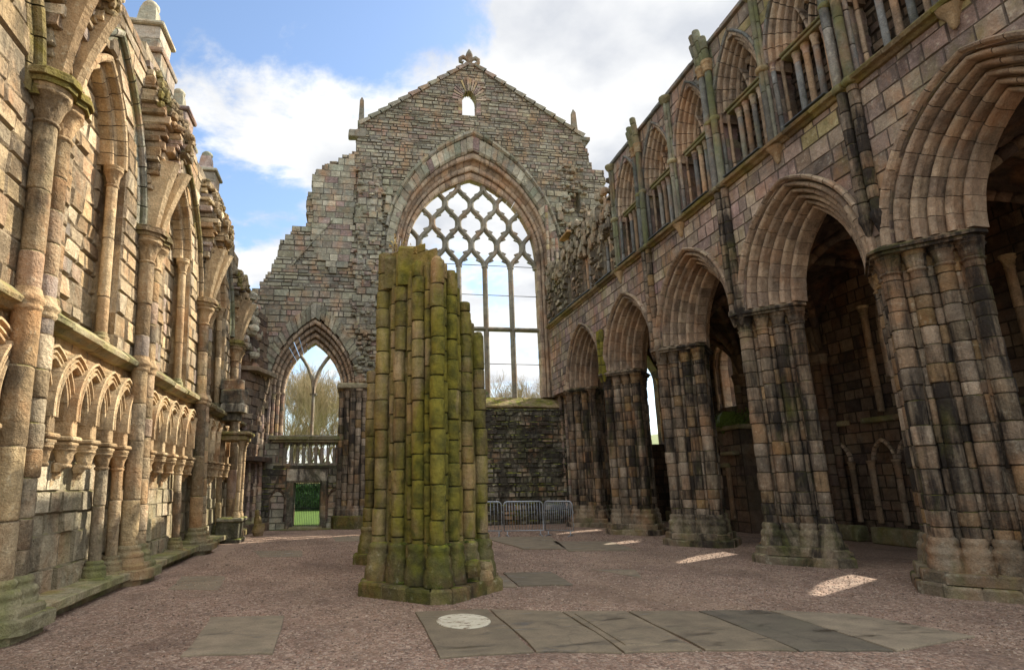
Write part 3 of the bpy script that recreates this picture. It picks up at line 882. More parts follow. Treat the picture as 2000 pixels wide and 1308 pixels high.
for sd in (-1, 1):
    tube(mb, [(fx+sd*a*K, D+.42, fb+b*K) for a, b in ((.04, .22), (.12, .38), (.25, .44), (.36, .36), (.36, .22), (.28, .18), (.24, .25))], [r*K for r in (.05, .075, .09, .09, .075, .06, .03)], 8)
    tube(mb, [(fx+sd*a*K, D+.42, fb+b*K) for a, b in ((.03, .16), (.12, .1), (.14, .0))], [r*K for r in (.045, .05, .02)], 6)
mb.build('fleur_de_lis_finial', M['trac'], east)
for xx, z0, z1 in ((E(-.12), Z(19.4), Z(21.1)), (E(11.68), Z(20.1), Z(21.55))):
    mb = MB()
    bbox(mb, PE, xx-.24, xx+.24, z0-.25, z0+.15, -.6, .05, .03)
    zz = z0+.15
    a = .14
    V = []
    z1 += .55
    for r, z in ((.2, zz), (.19, zz+.1), (.15, zz+.12), (.1, z1-.22), (.02, z1)):
        V += [(xx-r, D+.3-r, z), (xx+r, D+.3-r, z), (xx+r, D+.3+r, z), (xx-r, D+.3+r, z)]
    F = [(i*4+k, i*4+(k+1) % 4, (i+1)*4+(k+1) % 4, (i+1)*4+k) for i in range(4) for k in range(4)]+[(16, 17, 18, 19)]
    mb.add(V, F, tone())
    mb.build('obelisk_pinnacle', M['trac'], east)
mb = MB(); bbox(mb, PE, E(-.75), E(-.25), Z(19.2), Z(19.6), -.5, -.05, .04, j=.02); bbox(mb, PE, E(11.8), E(12.42), Z(20.0), Z(20.25), -.8, .05, .03, j=.02); mb.build('skewputt', M['east'], east)
# recess with dark masonry beside the gable, corbels
mb = MB(); masonry(mb, PE, [(E(10.9), Z(15.5)), (E(10.9), Z(17)), (E(11.65), Z(17)), (E(11.65), Z(15.5))], [], (.2, .3), (.3, .5), .3); mb.build('blocked_opening', M['south'], east, loc=(-5, -D+.5, 0))
mb = MB()
for (x, z) in ((1.35, 15.4), (1.3, 14.9), (1.4, 15.9), (10.35, 15.6), (10.4, 15.1)):
    bbox(mb, PE, E(x)-.14, E(x)+.14, Z(z), Z(z)+.42, -.1, .16, .03, j=.02)
mb.build('corbel', M['east'], east)
# ragged fallen core on both shoulders of the wall
mb = MB()
for _ in range(150):
    z = R.uniform(9.5, 17.3); x = R.uniform(-.25, 1.15)+.0
    rock(mb, PE(E(x), Z(z), R.uniform(.0, .14)), (R.uniform(.08, .24), R.uniform(.08, .14), R.uniform(.04, .1)))
for _ in range(110):
    z = R.uniform(12.5, 18.4); x = R.uniform(10.4, 12.0)
    rock(mb, PE(E(x), Z(z), R.uniform(-.02, .1)), (R.uniform(.08, .22), R.uniform(.08, .14), R.uniform(.04, .1)))
for _ in range(70):
    z = R.uniform(6.2, 9.6); x = R.uniform(.0, 1.2)
    rock(mb, PE(E(x), Z(z), R.uniform(0., .1)), (R.uniform(.08, .24), R.uniform(.08, .14), R.uniform(.04, .1)))
mb.build('broken_facing', M['east'], east)

# ------------------------------------------------------------------ NORTH AISLE WALL (left, sunlit)
NX, NL = -4.05, .05
PN = lambda u, v, w: (NX-NL*v+w, u, v)
north = thing('aisle_wall', 'warm sunlit stone wall on the left with a carved blind arcade and blocked windows', 'ruined wall', (NX, 13, 0))
YS = [3.7, 8.2, 12.4, 17.2, 21.8]
CAPDZ = [.4, .4, 0, .0, -.1]
WC = [5.8, 10.2, 14.95, 19.6, 23.6]
WA = [1.05, 1.05, 1.08, 1.0, .75]
WV, WH = 7.5, 1.75
top = [(3.0, 10.7), (4.2, 10.5), (6, 10.8), (8, 10.6), (9.4, 10.8), (11.2, 10.6), (12.4, 10.9), (13.6, 10.7), (15, 10.5), (15.6, 10.7), (17.2, 10.6), (18.3, 10.3), (19.5, 10.5), (20.6, 10.2), (21.6, 10.3), (22.4, 9.9), (23.4, 9.7), (24.2, 9.8), (24.8, 9.3), (25.5, 9.0)]
poly = [(25.5, 3.95), (3.0, 3.95)]+top
opens = [arch_open(c, a, 4.1, WV, WH) for c, a in zip(WC, WA)]
mb = MB()
masonry(mb, PN, poly, opens, (.22, .44), (.24, .85), 1.0, ch=.026, rec=.034, jit=.014, tn=tE, rag=.12, proud=.02)
mb.build('ashlar_wall', M['north'], north)
for i, (c, a) in enumerate(zip(WC, WA)):
    mb = MB()
    masonry(mb, PN, [(c-a-.1, 4.1), (c-a-.1, WV)]+[(c+arch_pt(a+.1, WH+.1, k/8, -1)[0], WV+arch_pt(a+.1, WH+.1, k/8, -1)[1]) for k in range(9)]+[(c+arch_pt(a+.1, WH+.1, k/8, 1)[0], WV+arch_pt(a+.1, WH+.1, k/8, 1)[1]) for k in range(7, -1, -1)]+[(c+a+.1, 4.1)], [], (.24, .4), (.28, .6), .3, ch=.03, rec=.045, jit=.022, tn=tE, proud=.03)
    mb.build('window_blocking', M['north'], north, loc=(-NX-.42, -13, 0))
    mb = MB()
    ring(mb, PN, c, WV, a, WH, roll_prof(-.05, -.06, .07, -.5), 1.1, 7)
    ring(mb, PN, c, WV, a, WH, [(-.22, -.5), (-.22, -.26), (-.12, -.16), (-.12, -.5)], 1.1, 7)
    ring(mb, PN, c, WV, a, WH, roll_prof(-.2, -.25, .07, -.5), 1.1, 7)
    mb.build('window_moulding', M['carved'], north)
    for sd in (-1, 1):
        u = c+sd*(a-.14)
        ax = lambda z, u=u: (NX-NL*z-.2, u)
        mb = MB(); shaft(mb, ax, 4.3, WV-.35, .095, (.6, 1.3), jp=.004); s_ = mb.build('nook_shaft', M['carved'], north)
        mb = MB(); capital(mb, ax, WV-.36, .36, .095, 1.7); mb.build('capital', M['carved'], s_)
        mb = MB(); base_mould(mb, ax, 4.08, .24, .095); mb.build('base', M['bench'], s_)
    mb = MB()
    c0, c1 = (YS[i]+.35), (YS[i+1]-.35 if i < 4 else 25.4)
    voussoirs(mb, PN, (c0+c1)/2, 6.75, (c1-c0)/2, 3.1, roll_prof(-.02, .05, .085, -.15), 9, hk=1, gap=.008, jit=.006)
    voussoirs(mb, PN, (c0+c1)/2, 6.75, (c1-c0)/2, 3.1, [(-.2, -.1), (-.2, .0), (-.13, .03), (-.13, -.1)], 9, hk=1, gap=.008, jit=.006)
    mb.build('wall_rib', M['green_shaft'] if i % 2 else M['northmoss'], north)
# vault shafts, capitals, broken springers
for y, cz in zip(YS, CAPDZ):
    for du in (-.19, .2):
        ax = lambda z, y=y, du=du: (NX-NL*z+.12, y+du)
        mb = MB(); shaft(mb, ax, .62, 3.86, .155 if du < 0 else .15, (.3, .5) if du > 0 else (.6, 1.2), jr=.02, jp=.012)
        s_ = mb.build('vault_shaft', M['north'], north)
        mb = MB(); shaft(mb, ax, 4.1, 6.08+cz, .14, (.5, 1.0) if du < 0 else (.35, .5)); mb.build('upper_drum', M['north'], s_)
        mb = MB(); capital(mb, ax, 6.06+cz, .5, .14, 1.85, n=24, leaf=6); mb.build('capital', M['carved'], s_)
        mb = MB(); base_mould(mb, ax, .28, .38, .17); mb.build('base', M['bench'], s_)
        mb = MB(); lathe(mb, ax, [(.15, 3.82), (.175, 3.85), (.18, 3.89), (.165, 3.91), (.2, 3.94), (.205, 3.99), (.17, 4.04), (.15, 4.12)]); mb.build('shaft_ring', M['carved'], s_)
    mb = MB()
    for k, (z0, z1, e) in enumerate(((6.54, 6.62, 0), (6.62, 6.69, .05), (6.69, 6.75, .02))):
        pl = [(NX-.35-.2, y-.5-e), (NX-.35+.2, y-.5-e), (NX-.35+.42+e, y-.34), (NX-.35+.46+e, y-.16), (NX-.35+.38+e, y), (NX-.35+.46+e, y+.16), (NX-.35+.42+e, y+.34), (NX-.35+.2, y+.5+e), (NX-.35-.2, y+.5+e)]
        prism(mb, pl, z0+cz, z1+cz, ch=.01)
    mb.build('abacus', M['northmoss'], north)
    mb = MB()
    pf = [(7.2, .22, .3), (7.6, .32, .38), (8.0, .48, .46), (8.4, .64, .52), (8.75, .78, .56), (9.0, .76, .6), (9.35, .58, .62), (9.7, .42, .6), (10.05, .26, .56), (10.35, .1, .5)]
    if y > 20: pf = [(z-.5, w*.7, h*.8) for z, w, h in pf[:8]]
    pf = [(z+cz*.6, w, h) for z, w, h in pf]
    z = pf[0][0]
    def at(z):
        for (a, w0, h0), (b, w1, h1) in zip(pf, pf[1:]):
            if a <= z <= b: k = (z-a)/(b-a); return w0+(w1-w0)*k, h0+(h1-h0)*k
        return pf[-1][1:]
    while z < pf[-1][0]:
        hh = R.uniform(.1, .19); w, hw = at(z)
        u = -hw+R.uniform(-.08, .02)
        while u < hw:
            L = R.uniform(.14, .34)
            dw = 1-.35*(abs(u)/hw)**2
            bbox(mb, PN, y+u, y+min(u+L, hw+.06)-.012, z+R.uniform(-.015, .015), z+hh-.008, -.2, w*dw+R.uniform(-.07, .06), .022, j=.018)
            u += L
        z += hh
    mb.build('vault_stub', M['north'], north)
    mb = MB()
    for _ in range(75):
        z = R.uniform(8.5, pf[-1][0]); w, hw = at(z); q = R.uniform(-1, 1)
        rock(mb, PN(y+q*hw, z+R.uniform(.0, .1), w*(1-.35*q*q)*R.uniform(.85, 1.08)), (R.uniform(.05, .13), R.uniform(.05, .13), R.uniform(.04, .09)))
    mb.build('mossy_top', M['northmoss'], north)
    for du, dw in ((-.22, .34), (.24, .44)):
        mb = MB()
        V = []
        for k in range(5):
            t = k/4; u = y+du*(.7+t*.35); w = .16+dw*t*(.6+.4*t); z = 6.75+cz+1.5*t; r = .14+.05*t
            for (a, b) in ((-1, -1.6), (-.5, .6), (0, 1), (.5, .6), (1, -1.6)): V.append(PN(u+a*r, z, w+b*r))
        F = [(i*5+k, i*5+(k+1) % 5, (i+1)*5+(k+1) % 5, (i+1)*5+k) for i in range(4) for k in range(5)]+[(0, 1, 2, 3, 4), (20, 21, 22, 23, 24)]
        mb.add(V, F, tone()); mb.build('rib_springer', M['carved'], north)
# string course: worn slabs with a weathered top
mb = MB(); y = 3.0
while y < 25.4:
    L = R.uniform(.5, 1.2); y2 = min(y+L, 25.45); t = tone(); d = R.uniform(-.03, .03); dz = R.uniform(-.015, .015)
    V = []
    for u in (y+.006, y2-.006):
        for (w, z) in ((-.2, 3.82), (.02, 3.82), (.08, 3.88), (.17+d, 3.9), (.19+d, 3.97), (.02, 4.1), (-.2, 4.12)): V.append(PN(u+0, z+dz, w+R.uniform(-.015, .015)))
    F = [(k, (k+1) % 7, 7+(k+1) % 7, 7+k) for k in range(7)]+[tuple(range(7)), tuple(range(7, 14))]
    mb.add(V, F, t); y = y2
mb.build('string_course', M['bench'], north)
# lower wall: back panel, lower face
mb = MB()
masonry(mb, PN, [(3, 2.0), (3, 3.86), (25.5, 3.86), (25.5, 2.0)], [], (.35, .6), (.16, .4), .6, ch=.02, rec=.04, jit=.01, proud=.02)
mb.build('arcade_back', M['north'], north, loc=(-NX-.42, -13, 0))
mb = MB()
masonry(mb, PN, [(3, .15), (3, 2.06), (25.5, 2.06), (25.5, .15)], [], (.28, .5), (.3, .8), .8, ch=.012, rec=.018, jit=.014, proud=.045)
mb.build('dado', M['dado'], north, loc=(-NX-.2, -13, 0))
AH, AV = .82, 2.62
for i in range(5):
    y0 = YS[i]; y1 = YS[i+1] if i < 4 else 25.5
    n = 6 if i < 4 else 5
    pit = (y1-y0)/n
    cols = [y0+.16+pit*k for k in range(n+1)]
    mb = MB()
    ops = [arch_open((cols[k]+cols[k+1])/2, pit/2-.03, 2.0, AV, AH*.84) for k in range(n)]
    ops += [rect_open(y0-1, y0-.9, 0, 9)]
    ya, yb = y0-.0, y1
    masonry(mb, PN, [(ya, AV-.05), (ya, 3.84), (yb, 3.84), (yb, AV-.05)], ops, (.2, .3), (.3, .6), .22, ch=.01, rec=.012, proud=.006, split=(AV+.3,))
    mb.build('spandrel', M['carved'], north, loc=(-NX-.1, -13, 0))
    for k in range(-1, n):
        mb = MB()
        c = cols[0]+pit*(k+1)
        pr = [(-.02, -.2), (-.02, .01), (.0, .045), (.03, .05), (.05, .012), (.075, .012), (.085, .05), (.11, .05), (.125, .01), (.15, .015), (.165, .075), (.2, .07), (.205, -.2)]
        sides = (-1, 1)
        if k == -1: sides = (1,)
        if k == n-1: sides = (-1,)
        voussoirs(mb, PN, c, AV, pit-.1, AH, [(q, w+.0) for q, w in pr], 4, hk=1., gap=.002, seg=4, tilt=-.055, sides=sides, tn=lambda: tone(.3, .8))
        mb.build('interlaced_arch', M['carved'], north)
    for k in range(0, n):
        u = cols[k]; ax = lambda z, u=u: (NX-NL*z-.04, u)
        mb = MB()
        bbox(mb, PN, u-.1, u+.1, AV-.22, AV+.04, -.3, .07, .015)
        bbox(mb, PN, u-.17, u+.17, AV-.29, AV-.22, -.35, .13, .02)
        bbox(mb, PN, u-.14, u+.14, AV-.36, AV-.295, -.35, .1, .02)
        capital(mb, ax, 2.0, .27, .095, 1.55, n=24, leaf=5)
        cp = mb.build('arcade_capital', M['carved'], north)
        gone = (k in (1, 2, 3)) if i == 1 else (k not in ((1, 4, 5), (1, 4, 5), (1, 4), (4,), (2,))[i])
        if not gone:
            mb = MB(); shaft(mb, ax, .5, 2.0, .1, (.7, 1.4), jp=.006, jr=.015, taper=.08); s_ = mb.build('arcade_shaft', M['north'], north)
            mb = MB(); base_mould(mb, ax, .26, .26, .115); bbox(mb, PN, u-.2, u+.2, .1, .27, -.3, .2, .03, j=.01); mb.build('base', M['bench'], s_)
        else:
            mb = MB()
            for q in range(3): rock(mb, PN(u+R.uniform(-.05, .05), 1.96-.1*q, -.1-.05*q), (.1-.02*q, .1-.02*q, .07))
            mb.build('broken_stump', M['carved'], cp)
# bench slabs
mb = MB()
xb = NX
for i in range(len(YS)):
    y0 = YS[i]; y1 = YS[i+1] if i < 4 else 25.4
    y = y0+.55
    while y < y1-.6:
        L = R.uniform(.7, 1.3); y2 = y+L
        if y2 > y1-1.0: y2 = y1-.55
        d = R.uniform(-.02, .02)
        bbox(mb, W3, xb-.3, xb+.3+d, y+.004, y2-.004, .12, .24+R.uniform(-.008, .008), .012, j=.006)
        bbox(mb, W3, xb-.3, xb+.14, y, y2, -.05, .115, .01)
        y = y2
    pts = [(xb-.3, y0-.55), (xb+.3, y0-.55), (xb+.52, y0-.35), (xb+.54, y0+.35), (xb+.3, y0+.55), (xb-.3, y0+.55)]
    prism(mb, pts, .1, .26, ch=.02)
    prism(mb, [(x-.12, y) for x, y in pts], -.05, .1)
    prism(mb, [(x-.1, y0+(y-y0)*.85) for x, y in pts], .26, .36, ch=.04)
mb.build('bench', M['bench'], north)
# buttress pinnacles rising behind the wall
for (x, y, s, dz) in ((-5.75, 14.7, 1.2, .9), (-5.75, 17.6, 1.05, .42), (-5.75, 21.4, 1.1, .45), (-5.75, 10.6, 1.2, 1.2)):
    mb = MB()
    q = lambda a, b, z0, z1, ch=.03: bbox(mb, W3, x-a, x+a, y-b, y+b, z0, z1, ch, j=.01)
    z = 11.5+dz
    masonry(mb, lambda u, v, w: (x+u, y-.5*s+.0-w, v), [(-.5*s, 8), (-.5*s, z), (.5*s, z), (.5*s, 8)], [], (.3, .42), (.4, .7), 1.*s, ch=.02)
    masonry(mb, lambda u, v, w: (x+.5*s+.02+w, y+u, v), [(-.5*s, 8), (-.5*s, z), (.5*s, z), (.5*s, 8)], [], (.3, .42), (.4, .7), .1, ch=.02)
    q(.56*s, .56*s, z, z+.14)
    q(.4*s, .4*s, z+.14, z+.5); q(.39*s, .39*s, z+.5, z+.9)
    q(.47*s, .47*s, z+.9, z+1.02)
    st = mb.build('pinnacle', M['eastashlar'], north)
    mb = MB(); z1 = z+1.02
    V = []
    for r, zz in ((.36*s, z1), (.3*s, z1+.1), (.2*s, z1+.2), (.17*s, z1+.5*s), (.15*s, z1+.6*s)):
        V += [(x-r, y-r, zz), (x+r, y-r, zz), (x+r, y+r, zz), (x-r, y+r, zz)]
    F = [(i*4+k, i*4+(k+1) % 4, (i+1)*4+(k+1) % 4, (i+1)*4+k) for i in range(4) for k in range(4)]+[(16, 17, 18, 19)]
    mb.add(V, F, tone())
    lathe(mb, lambda z: (x, y), [(.16*s, z1+.6*s), (.19*s, z1+.66*s), (.17*s, z1+.72*s), (.12*s, z1+.78*s), (.04*s, z1+.82*s)], 10)
    mb.build('spirelet', M['eastashlar'], st)

# wall monument, its dark pedestal, fallen carving at the far end
mon = thing('wall_monument', 'ruined wall monument with two thin columns on a black pedestal at the far left', 'monument', (-3.7, 20.5, 0))
mb = MB()
bbox(mb, W3, -4.1, -3.35, 19.95, 21.0, .0, .12, .02); bbox(mb, W3, -4.1, -3.42, 20.02, 20.93, .12, .62, .02); bbox(mb, W3, -4.1, -3.33, 19.95, 21.0, .62, .74, .03)
mb.build('pedestal', M['iron'] if False else M['blocking'], mon)
for (x, y) in ((-3.55, 20.2), (-3.55, 20.75)):
    mb = MB(); ax = lambda z: (x, y)
    shaft(mb, ax, .9, 2.85, .075, (.6, 1.), taper=.12); s_ = mb.build('colonnette', M['carved'], mon)
    mb = MB(); base_mould(mb, ax, .74, .17, .08); capital(mb, ax, 2.83, .25, .07, 1.7); mb.build('capital', M['carved'], s_)
mb = MB(); bbox(mb, W3, -4.2, -3.38, 20.0, 20.95, 3.08, 3.25, .03); bbox(mb, W3, -4.2, -3.28, 19.92, 21.03, 3.25, 3.36, .03); mb.build('entablature', M['northmoss'], mon)
mb = MB()
for (x, y, a, b, z0, z1) in ((-3.95, 20.6, .3, .3, 3.75, 4.0), (-3.85, 20.55, .42, .4, 4.0, 4.3), (-3.9, 20.6, .4, .46, 4.3, 4.75), (-4.0, 20.65, .34, .4, 4.75, 5.1)):
    prism(mb, [(x-a, y-b*R.uniform(.8, 1)), (x+a*.6, y-b*R.uniform(.8, 1.1)), (x+a*R.uniform(.8, 1.1), y-b*.2), (x+a*R.uniform(.7, 1), y+b*.7), (x-a, y+b)], z0, z1-.01, ch=.06)
mb.build('broken_carving', M['blocking'], mon)
fr = MB()
rock(fr, (-3.2, 22.6, .2), (.22, .16, .22)); rock(fr, (-3.23, 22.6, .48), (.15, .12, .2)); rock(fr, (-3.28, 22.62, .72), (.1, .09, .14))
tag(fr.build('carved_fragment', M['northmoss']), 'sunlit leaning fragment of carved stone beside the black pedestal', 'stone fragment')
# corner turret of shafts between the aisle wall and the lancet
cor = thing('corner_respond', 'dark cluster of thin shafts with a broken bracket in the far left corner', 'column cluster', (-4.0, 24.6, 0))
for (x, y) in ((-4.05, 23.9), (-3.9, 24.35), (-3.75, 24.8), (-3.6, 25.15)):
    mb = MB(); ax = lambda z: (x-.03*z, y)
    shaft(mb, ax, .5, 5.7, .11); s_ = mb.build('shaft', M['south'], cor)
    mb = MB(); capital(mb, ax, 5.68, .32, .11, 1.5); mb.build('capital', M['carved'], s_)
    mb = MB(); base_mould(mb, ax, .1, .42, .12); mb.build('base', M['bench'], s_)
mb = MB()
for z0, z1, e in ((.0, .3, .25), (2.6, 2.78, .22), (6.0, 6.16, .2)):
    prism(mb, [(-4.6, 23.5), (-3.95+e, 23.6), (-3.65+e, 24.6), (-3.45+e, 25.4), (-4.6, 25.4)], z0, z1, ch=.04)
z = 0
while z < 8.6:
    h = R.uniform(.18, .34)
    e = .1 if z < 6 else -.03*(z-6)**1.5
    for (a, b) in (((-4.15, 23.65), (-3.95, 24.15)), ((-3.97, 24.1), (-3.8, 24.65)), ((-3.82, 24.6), (-3.68, 25.1)), ((-3.7, 25.05), (-3.55, 25.48))):
        j = R.uniform(-.04, .04)
        prism(mb, [(a[0]-.8, a[1]), (a[0]+e-.1+j, a[1]), (b[0]+e-.1+j, b[1]), (b[0]-.8, b[1])], z, z+h-.015, ch=.03)
    z += h
mb.build('core', M['aisle'], cor)
mb = MB()
for k in range(60):
    z = R.uniform(6.2, 9.4); rock(mb, (-4.35+R.uniform(-.2, .5)*(1-(z-6.2)*.2), 24.2+R.uniform(-.7, .9), z), (.25, .2, .13))
mb.build('broken_top', M['eastashlar'], cor)

# ------------------------------------------------------------------ SOUTH NAVE ARCADE (right, in shade)
SX = 8.65
PS = lambda u, v, w: (SX-w, u, v)
south = thing('nave_arcade', 'tall shadowed arcade of clustered piers and deep pointed arches under a gallery', 'arcade', (9.4, 13.9, 0))
SO = south.location
YP = [4.26, 8.13, 12.0, 15.87, 19.74, 23.6]
VS, AA, AHH, HK = 5.4, 1.74, 2.28, .68
YC = [(YP[i]+YP[i+1])/2 for i in range(5)]
PX = 9.4
# --- one clustered pier, built round the origin
CRS = [0.7]
while CRS[-1] < 5.1: CRS.append(CRS[-1]+R.uniform(.22, .42))
def plan(H, n=3, Hy=None):
    Hy = Hy or H
    c = [(-H, 0), (0, -Hy), (H, 0), (0, Hy)]; out = []
    for i in range(4):
        a, b = c[i], c[(i+1) % 4]
        for k in range(n*2):
            f = k/(n*2); out.append((a[0]+(b[0]-a[0])*f, a[1]+(b[1]-a[1])*f, k))
    return out
def make_pier(z1=5.0):
    mb = MB(); H, Hy = .58, .74
    z = .2
    while z < z1+.25:
        zb = min(z+R.uniform(.25, .4), z1+.25)
        prism(mb, [(-H, 0), (0, -Hy), (H, 0), (0, Hy)], z, zb-.01); z = zb
    core = mb.build('pier', M['pier'], south, loc=(0, 0, 0))
    for (x, y, k) in plan(.66, 3, .82):
        big = k % 2 == 0
        r = (.135 if k == 0 else .122) if big else .062
        f = 1 if big else .89
        ax = lambda z, x=x*f, y=y*f: (x, y)
        mb = MB()
        shaft(mb, ax, .62, z1-.0, r, courses=[c+R.uniform(-.02, .02) for c in CRS], n=12 if big else 8, jr=.025, jp=.01, gd=.014, g=.01)
        mb.build('shaft', M['pier'], core)
        if big:
            mb = MB(); capital(mb, ax, z1-.02, .3, r, 1.35, n=16, leaf=4); mb.build('capital', M['pier'], core)
            mb = MB(); base_mould(mb, ax, .3, .5, r*1.1, 1.6); mb.build('base', M['plinth'], core)
    mb = MB()
    def sq(h, c): return [(-h*.9, -c), (-c, -h), (c, -h), (h*.9, -c), (h*.9, c), (c, h), (-c, h), (-h*.9, c)]
    for (z0, z_, h) in ((z1+.27, z1+.33, .98), (z1+.33, z1+.39, 1.04), (z1+.39, z1+.42, .98)): prism(mb, sq(h, .12), z0, z_, ch=.02)
    mb.build('abacus', M['pier'], core)
    mb = MB()
    for (h_, c_, za, zb) in ((1.16, .2, 0, .17), (1.06, .18, .17, .34)):
        o_ = sq(h_, c_)
        for q in range(8):
            a, b = o_[q], o_[(q+1) % 8]; m = max(1, round(math.hypot(b[0]-a[0], b[1]-a[1])/.5))
            for k in range(m):
                p0 = [a[i]+(b[i]-a[i])*k/m for i in (0, 1)]; p1 = [a[i]+(b[i]-a[i])*(k+1)/m for i in (0, 1)]; e = 1+R.uniform(-.02, .02)
                prism(mb, [(p0[0]*e, p0[1]*e), (p1[0]*e, p1[1]*e), (p1[0]*.6, p1[1]*.6), (p0[0]*.6, p0[1]*.6)], za, zb+R.uniform(-.02, .015), ch=.03)
    mb.build('plinth', M['plinth'], core)
    return core
pier0 = make_pier(4.98)
piers = [pier0]
for i in range(1, len(YP)):
    c = copy_tree(pier0, south); piers.append(c)
for k, (p, y) in enumerate(zip(piers, YP)):
    p.location = Vector((PX, y, 0))-SO
    p.rotation_euler = (0, 0, PI if k % 2 else 0)
    p.scale = (1, -1 if k in (2, 3) else 1, 1)
# --- arches
for uc in YC:
    for k in range(5):
        q = -.165*(k+1)+.0; w0 = -.02-.15*k; bk = -1.5+.15*k
        mb = MB()
        voussoirs(mb, PS, uc, VS, AA, AHH, [(q-.0, bk+.05), (q-.0, w0-.26), (q+.04, w0-.22), (q+.12, w0-.27), (q+.175, w0-.16), (q+.175, bk+.05)], 8, hk=HK, jit=.004)
        voussoirs(mb, PS, uc, VS, AA, AHH, roll_prof(q+.05, w0-.05, .062, w0-.32, n=9), 8, hk=HK, gap=.005, jit=.006)
        voussoirs(mb, PS, uc, VS, AA, AHH, roll_prof(q+.145, w0-.09, .022, w0-.3, n=6), 8, hk=HK, gap=.005, jit=.004)
        mb.build('arch_order', M['arch'], south)
    mb = MB()
    voussoirs(mb, PS, uc, VS, AA, AHH, [(-.0, -.1), (.0, .02), (.03, .08), (.08, .1), (.12, .07), (.13, -.1)], 10, hk=HK, jit=.008)
    mb.build('hood_mould', M['arch'], south)
# --- wall above the arches
mb = MB()
masonry(mb, PS, [(3.2, VS), (3.2, 8.46), (25.5, 8.46), (25.5, VS)], [arch_open(u, AA, 0, VS, AHH) for u in YC], (.22, .38), (.2, .52), 1.5, ch=.014, rec=.018, jit=.007, tn=tE, proud=.01)
mb.build('spandrel_wall', M['south'], south)
# --- string course under the gallery
mb = MB(); y = 3.2
while y < 25.4:
    y2 = min(y+R.uniform(.6, 1.3), 25.45); t = tone(); d = R.uniform(-.012, .012)
    V = []
    for u in (y+.004, y2-.004):
        for (w, z) in ((-.2, 8.44), (.05, 8.45), (.09, 8.5), (.17+d, 8.52), (.19+d, 8.58), (.13, 8.64), (-.2, 8.7)): V.append(PS(u, z+R.uniform(-.006, .006), w))
    mb.add(V, [(k, (k+1) % 7, 7+(k+1) % 7, 7+k) for k in range(7)]+[tuple(range(7)), tuple(range(7, 14))], t); y = y2
mb.build('string_course', M['northmoss'], south)
for y0, y1 in ((8.5, 9.6), (10.4, 11.7), (12.4, 13.6), (14.3, 15.5), (16.4, 17.7), (18.2, 19.6), (20.2, 22.6), (22.8, 25.0)):
    mb = MB(); bbox(mb, PS, y0, y1, 8.648, 8.672, .0, .19, .006, j=.004); mb.build('lead_flashing', M['slate'], south)
# --- gallery (triforium)
TU = []
for i, y in enumerate(YP):
    if 4 < y < 17: TU += [y+.97, y+2.9]
TU = [5.23, 7.16, 9.1, 11.03, 12.97, 14.9, 16.84]
topl = [(3.2, 12.42), (18.05, 12.42), (18.15, 12.2), (18.45, 11.5), (19.0, 11.3), (19.4, 11.7), (20.0, 11.5), (20.6, 11.9), (21.4, 11.6), (22.0, 11.9), (22.8, 11.4), (23.4, 10.9), (24.2, 11.2), (25.5, 11.6)]
ops = [arch_open(u, .86, 8.72, 10.45, 1.75) for u in TU]+[rect_open(18.35, 19.25, 8.72, 10.2), rect_open(20.3, 21.2, 8.72, 10.4), rect_open(22.2, 22.9, 8.72, 10.1)]
mb = MB()
masonry(mb, PS, [(18.05, 8.62), (3.2, 8.62), (3.2, 12.42), (18.05, 12.42)], ops, (.22, .34), (.25, .5), .7, ch=.014, rec=.02, jit=.01, tn=tE, rag=.0, proud=.012)
mb.build('gallery_wall', M['south'], south)
mb = MB()
masonry(mb, PS, [(25.5, 8.62), (3.2, 8.62)]+[(a, b-.2) for a, b in topl], [], (.1, .2), (.15, .45), .5, ch=.02, rec=.03, jit=.015, proud=.03)
mb.build('gallery_back', M['aisle'], south, loc=tuple(Vector((.52, 0, 0))-SO))
